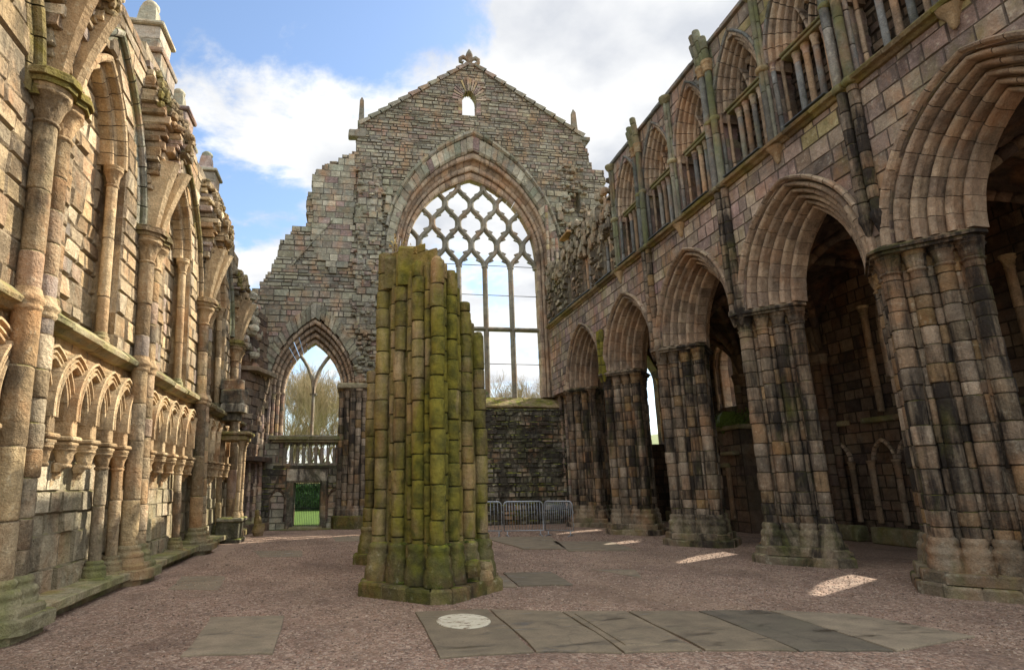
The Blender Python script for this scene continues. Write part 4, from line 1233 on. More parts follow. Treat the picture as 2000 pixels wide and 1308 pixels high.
for u in TU:
    mb = MB()
    for q, w in ((-.05, -.02), (-.16, -.12), (-.27, -.22), (-.38, -.34)):
        ring(mb, PS, u, 10.45, .86, 1.75, roll_prof(q, w-.04, .055, -.5), 1., 6, 10.45 if q < -.1 else 10.2)
        ring(mb, PS, u, 10.45, .86, 1.75, [(q-.07, -.52), (q-.07, w-.17), (q-.02, w-.1), (q-.02, -.52)], 1., 6, 10.45)
    mb.build('gallery_arch', M['arch'], south)
    mb = MB()
    voussoirs(mb, PS, u, 10.45, .86, 1.75, [(-.0, -.1), (0, .03), (.04, .06), (.07, .03), (.07, -.1)], 6, jit=.004)
    mb.build('hood_mould', M['dark_shaft'], south)
    for s in (-1, 1):
        mb = MB()
        voussoirs(mb, PS, u+s*.25, 10.42, .22, .95, roll_prof(.02, -.36, .04, -.52), 4, jit=.002)
        voussoirs(mb, PS, u+s*.25, 10.42, .22, .95, roll_prof(-.07, -.44, .03, -.52), 4, jit=.002)
        mb.build('sub_lancet', M['arch'], south)
    mb = MB(); rock(mb, PS(u+.02, 11.45, -.45), (.05, .09, .1)); mb.build('corbel_knob', M['tan_shaft'], south)
    # impost bar and its row of colonnettes
    mb = MB()
    bbox(mb, PS, u-.93, u+.55, 10.28, 10.36, -.5, -.06, .015, j=.004); bbox(mb, PS, u-.93, u+.55, 10.365, 10.42, -.5, -.02, .015, j=.004)
    mb.build('impost', M['bench'], south)
    for k, du in enumerate((-.5, -.24, .02, .28)):
        mb = MB(); ax = lambda z, du=du: (SX+.2, u+du)
        shaft(mb, ax, 8.66, 10.1, .062, (1.5, 2), n=10, jp=.002); s_ = mb.build('colonnette', M['tan_shaft'] if (k % 2 == 0) else M['dark_shaft'], south)
        mb = MB(); capital(mb, ax, 10.08, .2, .06, 1.45, n=12); mb.build('capital', M['south'], s_)
    for du, dx, r in ((.8, .06, .05), (.74, .24, .042), (-.82, .05, .045)):
        ax = lambda z, du=du, dx=dx: (SX+dx, u+du)
        mb = MB(); shaft(mb, ax, 8.66, 10.3, r, (.5, 1.2), n=10, jp=.003); s_ = mb.build('reveal_shaft', M['dark_shaft'] if dx < .1 else M['tan_shaft'], south)
        mb = MB(); capital(mb, ax, 10.28, .17, r, 1.5, n=12); mb.build('capital', M['south'], s_)
    ax = lambda z: (SX+.14, u-.68)
    mb = MB(); shaft(mb, ax, 8.66, 10.35, .07, (.5, 1), n=10); s_ = mb.build('arch_shaft', M['dark_shaft'], south)
    mb = MB(); capital(mb, ax, 10.32, .2, .07, 1.6, n=14); mb.build('capital', M['south'], s_)
for du in (18.5, 18.75, 19.05, 20.45, 20.7, 20.95, 22.4, 22.65):
    mb = MB(); ax = lambda z: (SX+.16, du)
    shaft(mb, ax, 8.66, 9.95, .06, (.6, 1.2), n=10); s_ = mb.build('colonnette', M['tan_shaft'] if R.random() < .6 else M['dark_shaft'], south)
    mb = MB(); capital(mb, ax, 9.93, .2, .06, 1.5, n=12); mb.build('capital', M['south'], s_)
def ringm(mb, ax, z, r): lathe(mb, ax, [(r*.95, z-.07), (r*1.3, z-.05), (r*1.45, z), (r*1.3, z+.05), (r*.95, z+.07)], 12, tone())
# single shafts between pairs of gallery arches
for y in [v+1.935 for v in YP[:4]]:
    mb = MB()
    for dy, dx, r in ((-.055, .02, .045), (0, -.04, .058), (.055, .02, .045)):
        shaft(mb, lambda z: (SX-.06+dx, y+dy), 8.62, 12.36, r, (1.1, 1.9), n=10, jp=.002)
    s_ = mb.build('gallery_shaft', M['green_shaft'], south)
    mb = MB(); ringm(mb, lambda z: (SX-.07, y), 10.36, .1); mb.build('shaft_ring', M['bench'], s_); mb = MB(); lathe(mb, lambda z: (SX-.07, y), [(.1, 12.2), (.16, 12.28), (.19, 12.36), (.19, 12.41)], 12); mb.build('capital', M['bench'], s_)
    mb = MB(); lathe(mb, lambda z: (SX-.04, y), [(.02, 8.1), (.06, 8.16), (.08, 8.28), (.15, 8.4), (.19, 8.46)], 12, None, lambda a, z: 1+.1*math.sin(5*a)); mb.build('corbel', M['carved'], s_)
# paired wall shafts from the piers up
for i, y in enumerate(YP):
    for s in (-1, 1):
        ax = lambda z, s=s: (SX-.06, y+s*.12)
        z0, z1 = (5.42, 8.46)
        mat = M['pier']
        if i == 4: z1 = 6.95; mat = M['column']
        if i == 1: z0 = 6.0
        if i == 5: continue
        mb = MB(); shaft(mb, ax, z0, z1, .092, (.24, .36), n=12); s_ = mb.build('wall_shaft', mat, south)
        mb = MB(); lathe(mb, ax, [(.03, z0-.34), (.05, z0-.28), (.09, z0-.12), (.12, z0-.04), (.11, z0+.04)], 12); mb.build('corbel', mat, s_)
        if i <= 3:
            mb = MB(); ringm(mb, ax, 8.56, .11); mb.build('shaft_ring', M['bench'], s_)
            mb = MB(); ringm(mb, ax, 10.36, .09); mb.build('shaft_ring', M['bench'], s_)
            ax2 = lambda z, s=s: (SX-.09, y+s*.13)
            mb = MB(); shaft(mb, ax2, 8.6, 11.75, .085, (1.4, 1.8), n=12, jp=.003); mb.build('gallery_drum', M['dark_shaft'] if s > 0 else M['green_shaft'], s_)
            mb = MB(); capital(mb, ax2, 11.74, .26, .1, 1.35); mb.build('capital', M['carved'], s_)
    if i <= 3:
        mb = MB()
        for s, f in ((-1.6, .9), (-.6, 1.), (.5, 1.05), (1.5, .8)):
            zt = 12.0+R.uniform(.6, .95)
            shaft(mb, lambda z: (SX-.1-.18*(z-12)*f, y+s*.1+s*.06*(z-12)), 11.98, zt, .095, (.3, .5), n=10)
        bbox(mb, PS, y-.3, y+.3, 12.0, 12.55, -.4, .02, .04, j=.03)
        mb.build('springer_stump', M['green_shaft'], south)
# coping of the gallery
mb = MB(); y = 3.2
while y < 18.0:
    y2 = min(y+R.uniform(.8, 1.5), 18.1)
    bbox(mb, PS, y+.004, y2-.004, 12.42+.003, 12.54+R.uniform(-.01, .01), -1.2, .08, .02, j=.006); y = y2
mb.build('coping', M['dark_shaft'], south)
# torn end of the gallery: eroded upright strips of the lost vault
mb = MB()
masonry(mb, PS, [(25.5, 8.62), (18.05, 8.62)]+topl[1:], ops, (.12, .3), (.12, .34), .6, ch=.03, rec=.07, jit=.04, tn=tE, rag=.08, proud=.11)
for _ in range(120):
    y = R.uniform(18.3, 25.2); zt = 11.5 if y < 23 else 10.9
    z = R.uniform(10.3, zt-.1)
    rock(mb, PS(y, z, R.uniform(-.1, .12)), (R.uniform(.06, .12), R.uniform(.07, .14), R.uniform(.08, .26)))
for y_, z_ in ((18.9, 12.0), (20.1, 11.7), (21.3, 11.8), (22.5, 11.3), (23.8, 10.9), (24.7, 11.3)):
    for _ in range(9): rock(mb, PS(y_+R.gauss(0, .25), z_-abs(R.gauss(0, .25)), R.uniform(-.4, .1)), (.14, .16, R.uniform(.1, .2)))
o = mb.build('torn_masonry', M['torn'], south)
mb = MB(); bbox(mb, PS, 22.0, 23.0, 11.75, 11.85, -.9, .2, .02); mb.build('cap_slab', M['tile'], south)

# ------------------------------------------------------------------ SOUTH AISLE (beyond the arcade)
AX = 14.0
PA = lambda u, v, w: (AX-w, u, v)
aisle = thing('vaulted_aisle', 'dark vaulted aisle behind the right hand arcade with narrow windows in its outer wall', 'aisle', (12, 13.9, 0))
AO = aisle.location
mb = MB()
YW = [v-.9 for v in YC]+[24.75]
wop = [arch_open(u, .55, 4.3, 5.9, 1.0) for u in YW]
masonry(mb, PA, [(2.5, 0), (2.5, 8.2), (25.6, 8.2), (25.6, 0)], wop, (.24, .38), (.28, .6), .9, ch=.014, rec=.018, jit=.008, proud=.012)
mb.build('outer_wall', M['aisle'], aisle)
PB = lambda u, v, w: (u, 25.62-w, v)
mb = MB()
masonry(mb, PB, [(10.2, 0), (10.2, 8.2), (14.9, 8.2), (14.9, 0)], [arch_open(13.2, .75, 3.3, 6.2, 1.2)], (.24, .38), (.28, .6), .7, ch=.014, rec=.018)
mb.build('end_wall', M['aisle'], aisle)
for u in YW:
    mb = MB()
    ring(mb, PA, u, 5.9, .55, 1.0, roll_prof(.06, -.0, .06, -.4), 1., 6, 4.3); ring(mb, PA, u, 5.9, .55, 1.0, roll_prof(-.02, -.2, .05, -.5), 1., 6, 4.3)
    mb.build('window_moulding', M['arch'], aisle)
    for s in (-1, 1):
        mb = MB(); ax = lambda z: (AX-.1, u+s*.95)
        shaft(mb, ax, 3.4, 6.1, .09, (.6, 1.2)); s_ = mb.build('nook_shaft', M['tan_shaft'], aisle)
        mb = MB(); capital(mb, ax, 6.08, .26, .09, 1.6); mb.build('capital', M['carved'], s_)
    for k in range(4):
        uu = u-1.2+.8*k
        mb = MB(); voussoirs(mb, PA, uu, 2.15, .3, .48, [(0, -.1), (0, .06), (.04, .1), (.09, .06), (.1, -.1)], 5)
        mb.build('blind_arch', M['arch'], aisle)
    for k in range(5):
        uu = u-1.6+.8*k
        mb = MB(); ax = lambda z: (AX-.08, uu); shaft(mb, ax, .5, 2.0, .075, (.5, 1)); capital(mb, ax, 1.98, .17, .075, 1.5, n=12); mb.build('arcade_shaft', M['tan_shaft'], aisle)
    mb = MB(); bbox(mb, PA, u-1.7, u+1.7, 3.15, 3.3, -.1, .12, .03); mb.build('string_course', M['bench'], aisle)
    mb = MB(); bbox(mb, PA, u-1.7, u+1.7, .0, .42, -.1, .4, .04, j=.01); mb.build('bench', M['bench'], aisle)
for y in YP:
    for dy, r in ((-.2, .1), (0, .13), (.2, .1)):
        mb = MB(); ax = lambda z: (AX-.12-(.08 if dy == 0 else 0), y+dy)
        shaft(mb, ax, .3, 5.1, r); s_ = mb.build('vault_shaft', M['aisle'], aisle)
        mb = MB(); capital(mb, ax, 5.08, .34, r, 1.5, n=14); mb.build('capital', M['aisle'], s_)
# vault: two pointed barrels crossing in each bay, with ribs
xa, xb = 9.9, AX
def prof(t, rise):            # t in -1..1
    h = arch_inv(abs(t)); return rise*h
def arch_inv(t):
    Rr = 1.25; c = Rr-1
    return math.sqrt(max(0, Rr*Rr-(t+c)**2))/math.sqrt(Rr*Rr-c*c)
def vz(x, y, yc):
    tx = (x-(xa+xb)/2)/((xb-xa)/2); ty = (y-yc)/1.935
    return 5.45+2.15*max(arch_inv(min(1, abs(tx))), arch_inv(min(1, abs(ty))))
for yc in YC:
    mb = MB(); n = 26
    for i in range(n):
        for j in range(n):
            xs = [xa+(xb-xa)*(i+a)/n for a in (0, 1)]; ys = [yc-1.935+3.87*(j+a)/n for a in (0, 1)]
            t = tone()
            V = [(x, y, vz(x, y, yc)) for x, y in ((xs[0], ys[0]), (xs[1], ys[0]), (xs[1], ys[1]), (xs[0], ys[1]))]
            mb.add(V, [(0, 1, 2, 3)], t)
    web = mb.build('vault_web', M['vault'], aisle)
    for s in (-1, 1):
        mb = MB(); pts = []
        for k in range(25):
            t = -1+k/12; x = (xa+xb)/2+t*(xb-xa)/2; y = yc+s*t*1.935
            pts.append((x, y, 5.45+2.15*arch_inv(abs(t))-.06))
        for k in range(24): tube(mb, [pts[k], pts[k+1]], .11, 8)
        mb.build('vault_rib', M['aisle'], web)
for y in YP:
    mb = MB(); pts = [((xa+xb)/2+t*(xb-xa)/2, y, 5.45+2.15*arch_inv(abs(t))-.05) for t in [-1+k/10 for k in range(21)]]
    for k in range(20): tube(mb, [pts[k], pts[k+1]], .13, 8)
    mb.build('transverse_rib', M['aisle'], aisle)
mb = MB(); bbox(mb, W3, 10.15, 14.9, 2.5, 25.6, 8.0, 8.35, .05); mb.build('light_block_roof', M['core'], aisle)  # unseen roof slab added over the vault to block light
# tomb against the aisle wall
tomb = thing('wall_tomb', 'dark wall tomb with a round arched recess and grass growing on its top', 'tomb', (13.2, 19.9, 0))
mb = MB()
PT = lambda u, v, w: (12.75-w, u, v)
masonry(mb, PT, [(18.5, 0), (18.5, 3.35), (21.3, 3.35), (21.3, 0)], [arch_open(20.1, .5, 2.35, 2.5, .5), rect_open(19.75, 20.0, .9, 2.0)], (.3, .42), (.35, .7), .9, ch=.015)
mb.build('tomb_front', M['aisle'], tomb)
mb = MB(); voussoirs(mb, PT, 20.1, 2.5, .5, .5, [(0, -.3), (0, .05), (.16, .06), (.18, -.3)], 7); mb.build('tomb_arch', M['aisle'], tomb)
mb = MB(); bbox(mb, PT, 18.3, 21.5, 3.35, 3.5, -.9, .15, .03); bbox(mb, PT, 19.2, 21.3, 2.1, 2.25, 0, .12, .02); bbox(mb, PT, 18.6, 19.3, 2.5, 2.62, 0, .3, .03); mb.build('cornice', M['bench'], tomb)
for u in (19.3, 20.75, 21.1):
    mb = MB(); bbox(mb, PT, u-.09, u+.09, .4, 2.1, 0, .1, .02); mb.build('pilaster', M['tan_shaft'], tomb)

# ------------------------------------------------------------------ RUINED NORTH ARCADE PIERS (centre)
def broken_pier(name, label, cx, cy, tops, H, grp, matS, zdef=4.3):
    t = thing(name, label, 'broken pier', (cx, cy, 0), grp)
    pl = plan(H)
    crs = [.62]
    cm = MB(); z = .3; hc = H*.93; n_ = 0
    ztop = min(tops)-.05
    while z < ztop:
        zb = min(z+R.uniform(.28, .4), ztop); prism(cm, [(-hc, 0), (0, -hc), (hc, 0), (0, hc)], z, zb-.008); z = zb
    core = cm.build('core', matS, t, loc=(0, 0, 0))
    cm = MB(); z = ztop; zt = max(tops)+.02
    while z < zt-.05:
        zb = min(z+R.uniform(.26, .34), zt); k = (z-ztop)/(zt-ztop+.01)
        # the core falls away in steps towards +x
        xm = hc*(1-1.35*k)
        pts = [(-hc, 0), (0, -hc), (xm, -hc+xm), (xm, hc-xm), (0, hc)] if xm > 0 else [(-hc, 0), (xm, -hc-xm), (xm, hc+xm)]
        prism(cm, pts, z, zb-.008, ch=.02); z = zb
    if zt-ztop > .1: cm.build('core_top', matS, t, loc=(0, 0, 0))
    for i, (x, y, k) in enumerate(pl):
        big = k % 2 == 0
        r = (.118 if k == 0 else .108) if big else .062
        f = 1.0 if big else .93
        zt = tops[i]
        ax = lambda z, x=x, y=y: (x*f, y*f)
        mb = MB()
        shaft(mb, ax, .55, zt, r, (.27, .52), n=14 if big else 9, jr=.025, jp=.014, gd=.02, g=.012)
        x0, y0 = ax(0)
        if R.random() < .7 and big: rock(mb, (x0, y0, zt), (r*.8, r*.8, .05))
        s_ = mb.build('shaft', matS, t, loc=(0, 0, 0))
        if big:
            mb = MB()
            lathe(mb, ax, [(r*1.9, .2), (r*1.95, .27), (r*1.9, .36), (r*1.75, .42), (r*1.62, .45), (r*1.65, .5), (r*1.6, .58), (r*1.35, .63), (r*1.45, .68), (r*1.5, .71), (r*1.38, .75), (r*1.05, .78)], 14, tone())
            mb.build('base', M['colbase'], s_)
    mb = MB()
    def sq(h, c): return [(-h, -c), (-c, -h), (c, -h), (h, -c), (h, c), (c, h), (-c, h), (-h, c)]
    n = 0
    o_ = sq(H+.3, .16)
    for q in range(8):
        a, b = o_[q], o_[(q+1) % 8]
        L = math.hypot(b[0]-a[0], b[1]-a[1]); m = max(1, round(L/.45))
        for s in range(m):
            f0, f1 = s/m, (s+1)/m
            p0 = (a[0]+(b[0]-a[0])*f0, a[1]+(b[1]-a[1])*f0); p1 = (a[0]+(b[0]-a[0])*f1, a[1]+(b[1]-a[1])*f1)
            e = 1+R.uniform(-.03, .03)
            prism(mb, [(p0[0]*e, p0[1]*e), (p1[0]*e, p1[1]*e), (p1[0]*.6, p1[1]*.6), (p0[0]*.6, p0[1]*.6)], 0, .21+R.uniform(-.03, .02), ch=.035)
    for _ in range(10):
        an = R.uniform(-.9, .6); rr = H+.12
        rock(mb, (rr*math.cos(an)*.9, rr*math.sin(an)*.75-.1, .3+R.uniform(-.1, .12)), (.14, .12, .12))
    mb.build('plinth', M['colbase'], t, loc=(0, 0, 0))
    mb = MB()          # tufts of moss on the ledges
    for _ in range(5200):
        f = R.random()*4; q = int(f); f -= q
        cn = [(-1, 0), (0, -1), (1, 0), (0, 1)]; a, b = cn[q], cn[(q+1) % 4]
        px_, py_ = a[0]+(b[0]-a[0])*f, a[1]+(b[1]-a[1])*f
        if mnoise.noise((px_*3, py_*3, 1.3)) < -.05: continue
        k = R.random()
        hh, z = (H+R.uniform(.1, .27), .215) if k < .7 else (H+R.uniform(.06, .12), .77)
        leaf(mb, (px_*hh, py_*hh, z+R.uniform(-.01, .02)), R.uniform(.008, .02))
    mb.build('moss_growth', M['moss'], t, loc=(0, 0, 0))
    return t
T0 = dict(zip('ABCDEFGHIJKLM', (5.68, 5.37, 5.6, 5.25, 5.33, 5.31, 5.3, 5.31, 5.18, 4.97, 4.74, 4.49, 4.23)))
front = [T0['A'], T0['B'], T0['C'], T0['D'], T0['E'], T0['F'], T0['G'], T0['H'], T0['I'], T0['J'], T0['K'], T0['L'], T0['M']]
back = [4.3, 4.5, 4.6, 4.9, 4.9, 5.1, 5.1, 5.2, 5.4, 5.5, 5.6]
bp = broken_pier('broken_pier', 'tall moss green broken pier of bundled shafts standing alone in the middle foreground', 1.28, 10.2, front+back, .84, None, M['column'])
mb = MB()
for (x, y, a, b, z1) in ((-.62, .05, .22, .2, 5.62), (-.42, -.22, .2, .18, 5.72), (-.2, .1, .26, .24, 5.7), (-.05, -.32, .16, .14, 5.55)):
    prism(mb, [(x-a, y-b), (x+a*.9, y-b*1.1), (x+a, y+b), (x-a*.9, y+b)], 5.0, z1, ch=.06)
mb.build('capping_stone', M['column'], bp, loc=(0, 0, 0))
broken_pier('broken_pier', 'shorter moss green broken pier half hidden behind the tall one on its left', 1.2, 14.07, [4.3+R.uniform(-.1, .1)]*3+[4.2+R.uniform(-.1, .15) for _ in range(18)]+[4.25]*3, .84, None, M['column'])

# ------------------------------------------------------------------ GRAVE SLABS
def slab(label, pts, h=.022, t=None, rim=False, ins=None):
    mb = MB(); t = t if t is not None else R.random()
    cx = sum(p[0] for p in pts)/len(pts); cy = sum(p[1] for p in pts)/len(pts)
    # subdivided worn outline
    out = []
    n = len(pts)
    for i in range(n):
        a, b = pts[i], pts[(i+1) % n]
        for k in range(5):
            f = k/5; d = R.uniform(-.03, .0) if k == 0 else R.uniform(-.018, .018)
            out.append((a[0]+(b[0]-a[0])*f+d, a[1]+(b[1]-a[1])*f+d))
    ar = sum(out[i][0]*out[(i+1) % len(out)][1]-out[(i+1) % len(out)][0]*out[i][1] for i in range(len(out)))
    if ar < 0: out = out[::-1]
    prism(mb, out, -.05, h, (t, R.random(), 0), ch=.008)
    if rim:
        sc = lambda f: [(cx+(x-cx)*f, cy+(y-cy)*f) for x, y in pts]
        q = sc(.8)
        if sum(q[i][0]*q[(i+1) % n][1]-q[(i+1) % n][0]*q[i][1] for i in range(n)) < 0: q = q[::-1]
        prism(mb, q, h-.01, h+.012, (max(0, t-.1), R.random(), 0), ch=.012)
    o = mb.build('gravestone', M['slab'])
    return tag(o, label, 'gravestone', 'worn grave slabs set in the gravel')
rd = slab('foreground slab with a pale round disc set into it', [(.86, 8.58), (1.84, 8.56), (1.84, 6.4), (.9, 6.4)], t=.35)
mb = MB(); prism(mb, [(1.38+.33*math.cos(a*PI/16), 7.86+.4*math.sin(a*PI/16)) for a in range(32)], .0, .034, ch=.006); mb.build('roundel', M['roundel'], rd)
slab('foreground slab just right of the disc slab, stained with dark wet streaks', [(1.87, 8.52), (2.74, 8.2), (2.7, 6.2), (1.87, 6.4)], t=.45)
slab('foreground slab with a raised bordered panel in the middle of it', [(2.77, 8.18), (3.57, 8.02), (3.5, 6.1), (2.73, 6.2)], t=.55, rim=True)
slab('foreground slab with a wet puddle between the panelled slab and the dark slab', [(3.6, 8.0), (4.46, 7.82), (4.4, 5.9), (3.53, 6.1)], t=.4)
slab('darkest greenish foreground slab in the row', [(4.49, 7.82), (5.36, 7.66), (5.3, 5.7), (4.43, 5.9)], t=.12)
slab('grey slab at the right end of the foreground row', [(5.39, 7.64), (6.2, 7.25), (6.6, 6.0), (5.33, 5.7)], t=.8)
slab('lone pale slab at the bottom left of the gravel', [(-1.78, 8.86), (-.82, 8.73), (-.74, 6.9), (-1.64, 7.0)], t=.75)
slab('faint slab sunk in gravel near the left bench', [(-3.2, 13.0), (-2.36, 12.8), (-2.14, 11.15), (-3.0, 11.4)], h=.006, t=.6)
slab('faint slab sunk in gravel in the left middle distance', [(-2.58, 17.5), (-1.29, 17.2), (-1.16, 15.7), (-2.14, 15.9)], h=.006, t=.5)
slab('small far slab left of the broken piers near the sun streaks', [(-.63, 21.4), (.3, 21.5), (.28, 19.5), (-.49, 19.6)], h=.008, t=.6)
slab('large slab lying in front of the steel barriers', [(4.1, 19.6), (6.2, 19.2), (5.46, 15.6), (4.4, 15.8)], t=.5)
slab('slab right of the one before the steel barriers, with dark edge', [(5.75, 17.6), (7.3, 17.1), (7.0, 14.8), (5.34, 15.1)], t=.6)
slab('damp slab just right of the tall broken pier', [(2.85, 11.8), (3.77, 11.7), (3.65, 10.2), (2.75, 10.3)], t=.3)
slab('narrow slab edge touching the foot of the tall broken pier', [(2.4, 11.4), (2.8, 11.4), (2.7, 10.2), (2.35, 10.3)], t=.6)
slab('cracked small slab alone in the right middle gravel', [(4.65, 11.9), (5.45, 11.7), (5.3, 11.2), (5.07, 10.6), (4.9, 11.3)], h=.008, t=.7)

# ------------------------------------------------------------------ STEEL CROWD BARRIERS
def barrier(label, p0, p1, nbars):
    dx, dy = p1[0]-p0[0], p1[1]-p0[1]; L = math.hypot(dx, dy); rz = math.atan2(dy, dx)
    t = thing('crowd_barrier', label, 'barrier', (p0[0], p0[1], 0), 'steel crowd barriers', rz)
    def pt(o): o.location = (0, 0, 0); o.parent = t; return o
    mb = MB(); r = .12; h = 1.08; z0 = .17
    fr = []
    for (cx, cz, a0) in ((r, z0+.03, PI), (r, h-r, PI), (L-r, h-r, PI/2), (L-r, z0+.03, 0)):
        pass
    pts = [(0, 0, z0), (0, 0, h-r)]+[(r-r*math.cos(a*PI/10), 0, h-r+r*math.sin(a*PI/10)) for a in range(1, 6)]+[(L-r+r*math.sin(a*PI/10), 0, h-r+r*math.cos(a*PI/10)) for a in range(0, 6)]+[(L, 0, z0), (0, 0, z0)]
    tube(mb, pts, .02, 8); pt(mb.build('frame', M['galv'], t, loc=(0, 0, 0)))
    for k in range(nbars):
        mb = MB(); x = L*(k+1)/(nbars+1); tube(mb, [(x, 0, z0), (x, 0, h-.005)], .0085, 6); mb.build('bar', M['galv'], t, loc=(0, 0, 0))
    for x in (.1, L-.1):
        mb = MB(); tube(mb, [(x, 0, z0), (x, 0, .05), (x, -.1, .015), (x, -.28, .012)], .016, 6); tube(mb, [(x, 0, .05), (x, .1, .015), (x, .28, .012)], .016, 6)
        mb.build('foot', M['galv'], t, loc=(0, 0, 0))
    mb = MB(); tube(mb, [(L, 0, .75), (L+.035, 0, .77), (L+.04, 0, .7)], .008, 5); tube(mb, [(L, 0, .35), (L+.035, 0, .37), (L+.04, 0, .3)], .008, 5); mb.build('hook', M['galv'], t, loc=(0, 0, 0))
    return t
barrier('steel barrier partly hidden behind the broken pier', (2.75, 20.6), (4.82, 19.95), 17)
barrier('middle steel barrier facing the viewer', (4.88, 19.88), (6.17, 19.78), 13)
barrier('steel barrier angled away at the right end', (6.23, 19.78), (6.98, 19.2), 13)

# ------------------------------------------------------------------ IRON GATE in the doorway
gt = thing('iron_gate', 'black iron bar gate standing in the small doorway under the balustrade', 'gate', (E(-2.01), D+.45, 0))
gx0, gx1, gz = E(-2.01)-.55, E(-2.01)+.55, 1.83
for (n_, a, b) in (('rail', (gx0, .14), (gx1, .14)), ('rail', (gx0, 1.74), (gx1, 1.74)), ('rail', (gx0, .78), (gx1, .78))):
    mb = MB(); tube(mb, [(a[0], D+.45, a[1]), (b[0], D+.45, b[1])], .014, 6); mb.build(n_, M['iron'], gt)
for k in range(17):
    mb = MB(); x = gx0+(gx1-gx0)*k/16
    tube(mb, [(x, D+.45, .1), (x, D+.45, 1.8)], .012 if 0 < k < 16 else .017, 5); s_ = mb.build('bar', M['iron'], gt)
for k in range(16):
    mb = MB(); x = gx0+(gx1-gx0)*(k+.5)/16
    tube(mb, [(x, D+.45, .12), (x, D+.45, .82), (x, D+.45, .9)], [.007, .007, .001], 5); mb.build('spike', M['iron'], gt)

# ------------------------------------------------------------------ VEGETATION beyond the walls
mb = MB()
for _ in range(26000):
    x = R.uniform(-9, 3); fr_ = R.random()
    y, z = (44.6+R.uniform(-.1, .25), R.uniform(0, 1.72)) if fr_ < .75 else (44.6+R.uniform(0, 1.2), 1.7+R.uniform(-.08, .1))
    leaf(mb, (x, y, z), R.uniform(.05, .1))
bbox(mb, W3, -9, 3, 44.75, 45.8, 0, 1.62, .05)
tag(mb.build('hedge', M['hedge']), 'clipped green hedge beyond the iron gate', 'hedge')

def tree(name, label, h, seed, spread=.42, fine=5):
    rr = random.Random(seed)
    tk = MB(); tw = MB()
    def grow(p, d, L, r, lev):
        n = 4; pts = [Vector(p)]; dd = Vector(d)
        for i in range(n):
            dd = (dd+Vector((rr.gauss(0, .09), rr.gauss(0, .09), .05))).normalized()
            pts.append(pts[-1]+dd*L/n)
        rs = [max(.008, r*(1-.45*i/n)) for i in range(n+1)]
        tube(tk if lev < 2 else tw, pts, rs, 6 if lev < 2 else 3, tone(), lev < 2)
        if lev >= fine: return
        kids = [3, 4, 5, 5, 5, 0][lev] if lev else 5
        for k in range(kids):
            f = rr.uniform(.35, 1.0) if k else 1.
            i = min(n-1, int(f*n)); q = pts[i].lerp(pts[i+1], f*n-i)
            ax = Vector((rr.gauss(0, 1), rr.gauss(0, 1), rr.gauss(0, .5))).normalized()
            nd = (dd+ax*spread*rr.uniform(.8, 1.9)+Vector((0, 0, .18))).normalized()
            grow(q, nd, L*rr.uniform(.55, .8), rs[i]*rr.uniform(.45, .65), lev+1)
    grow((0, 0, 0), (0, 0, 1), h*.36, h*.018, 0)
    root = thing(name, label, 'tree', (0, 0, 0), 'bare trees beyond the gable wall')
    tk.build('trunk', M['bark'], root); tw.build('crown', M['twig'], root)
    return root
t1 = tree('bare_tree', 'bare tree', 12.0, 3)
t2 = tree('bare_tree', 'bare tree', 11.0, 8, .5)
spots = [(t1, -5.6, 52, 1.0, 'leafless tree at the left edge of the lancet window'), (t2, -4.0, 50, .95, 'leafless tree left of the lancet mullion'), (t1, -2.4, 55, 1.05, 'leafless tree just right of the lancet mullion'),
         (t2, -.9, 51, .98, 'leafless tree at the right edge of the lancet window'), (t1, -7.2, 60, 1.15, 'tall leafless tree farther back at the left of the lancet'), (t2, -3.0, 63, 1.2, 'tall leafless tree farthest back behind the lancet mullion'),
         (t1, 14.9, 55, 1.06, 'round topped leafless tree low in the great window, left one'), (t2, 17.6, 56, 1.08, 'round topped leafless tree low in the great window, right one'), (t2, 12.0, 57, .92, 'leafless tree in the great window beside the broken pier')]
used = set()
for src, x, y, s, lab in spots:
    o = src if src.name not in used else copy_tree(src)
    used.add(src.name)
    o.location = (x, y, 0); o.scale = (s, s, s); o.rotation_euler = (0, 0, R.uniform(0, 6.28)); o['label'] = lab
for x, y, rx, h, lab in ((-7.6, 57, 1.9, 4.6, 'brown budding shrub at the left behind the balustrade'), (-4.6, 58, 2.0, 5.0, 'brown budding shrub left of centre behind the balustrade'), (-1.8, 57, 1.9, 4.4, 'brown budding shrub right of centre behind the balustrade'), (1.0, 58, 2.0, 4.8, 'brown budding shrub at the right behind the balustrade')):
    root = thing('shrub', lab, 'shrub', (x, y, 0), 'shrubs beyond the gable wall')
    st = MB(); fo = MB()
    for _ in range(60):
        d = Vector((R.gauss(0, .45), R.gauss(0, .45), 1)).normalized(); L = h*R.uniform(.6, 1.)
        p = Vector((R.uniform(-.5, .5)*rx, R.uniform(-.4, .4), 0)); m = p+d*L*.5; e = m+(d+Vector((R.gauss(0, .2), R.gauss(0, .2), 0)))*L*.5
        tube(st, [p, m, e], [.03, .018, .006], 3)
        for k in range(46):
            q = p.lerp(e, R.uniform(.08, 1.02))+Vector((R.gauss(0, .28), R.gauss(0, .28), R.gauss(0, .2)))
            leaf(fo, q, R.uniform(.06, .13))
    st.build('stems', M['bark'], root, loc=(0, 0, 0)); fo.build('foliage', M['budleaf'], root, loc=(0, 0, 0))
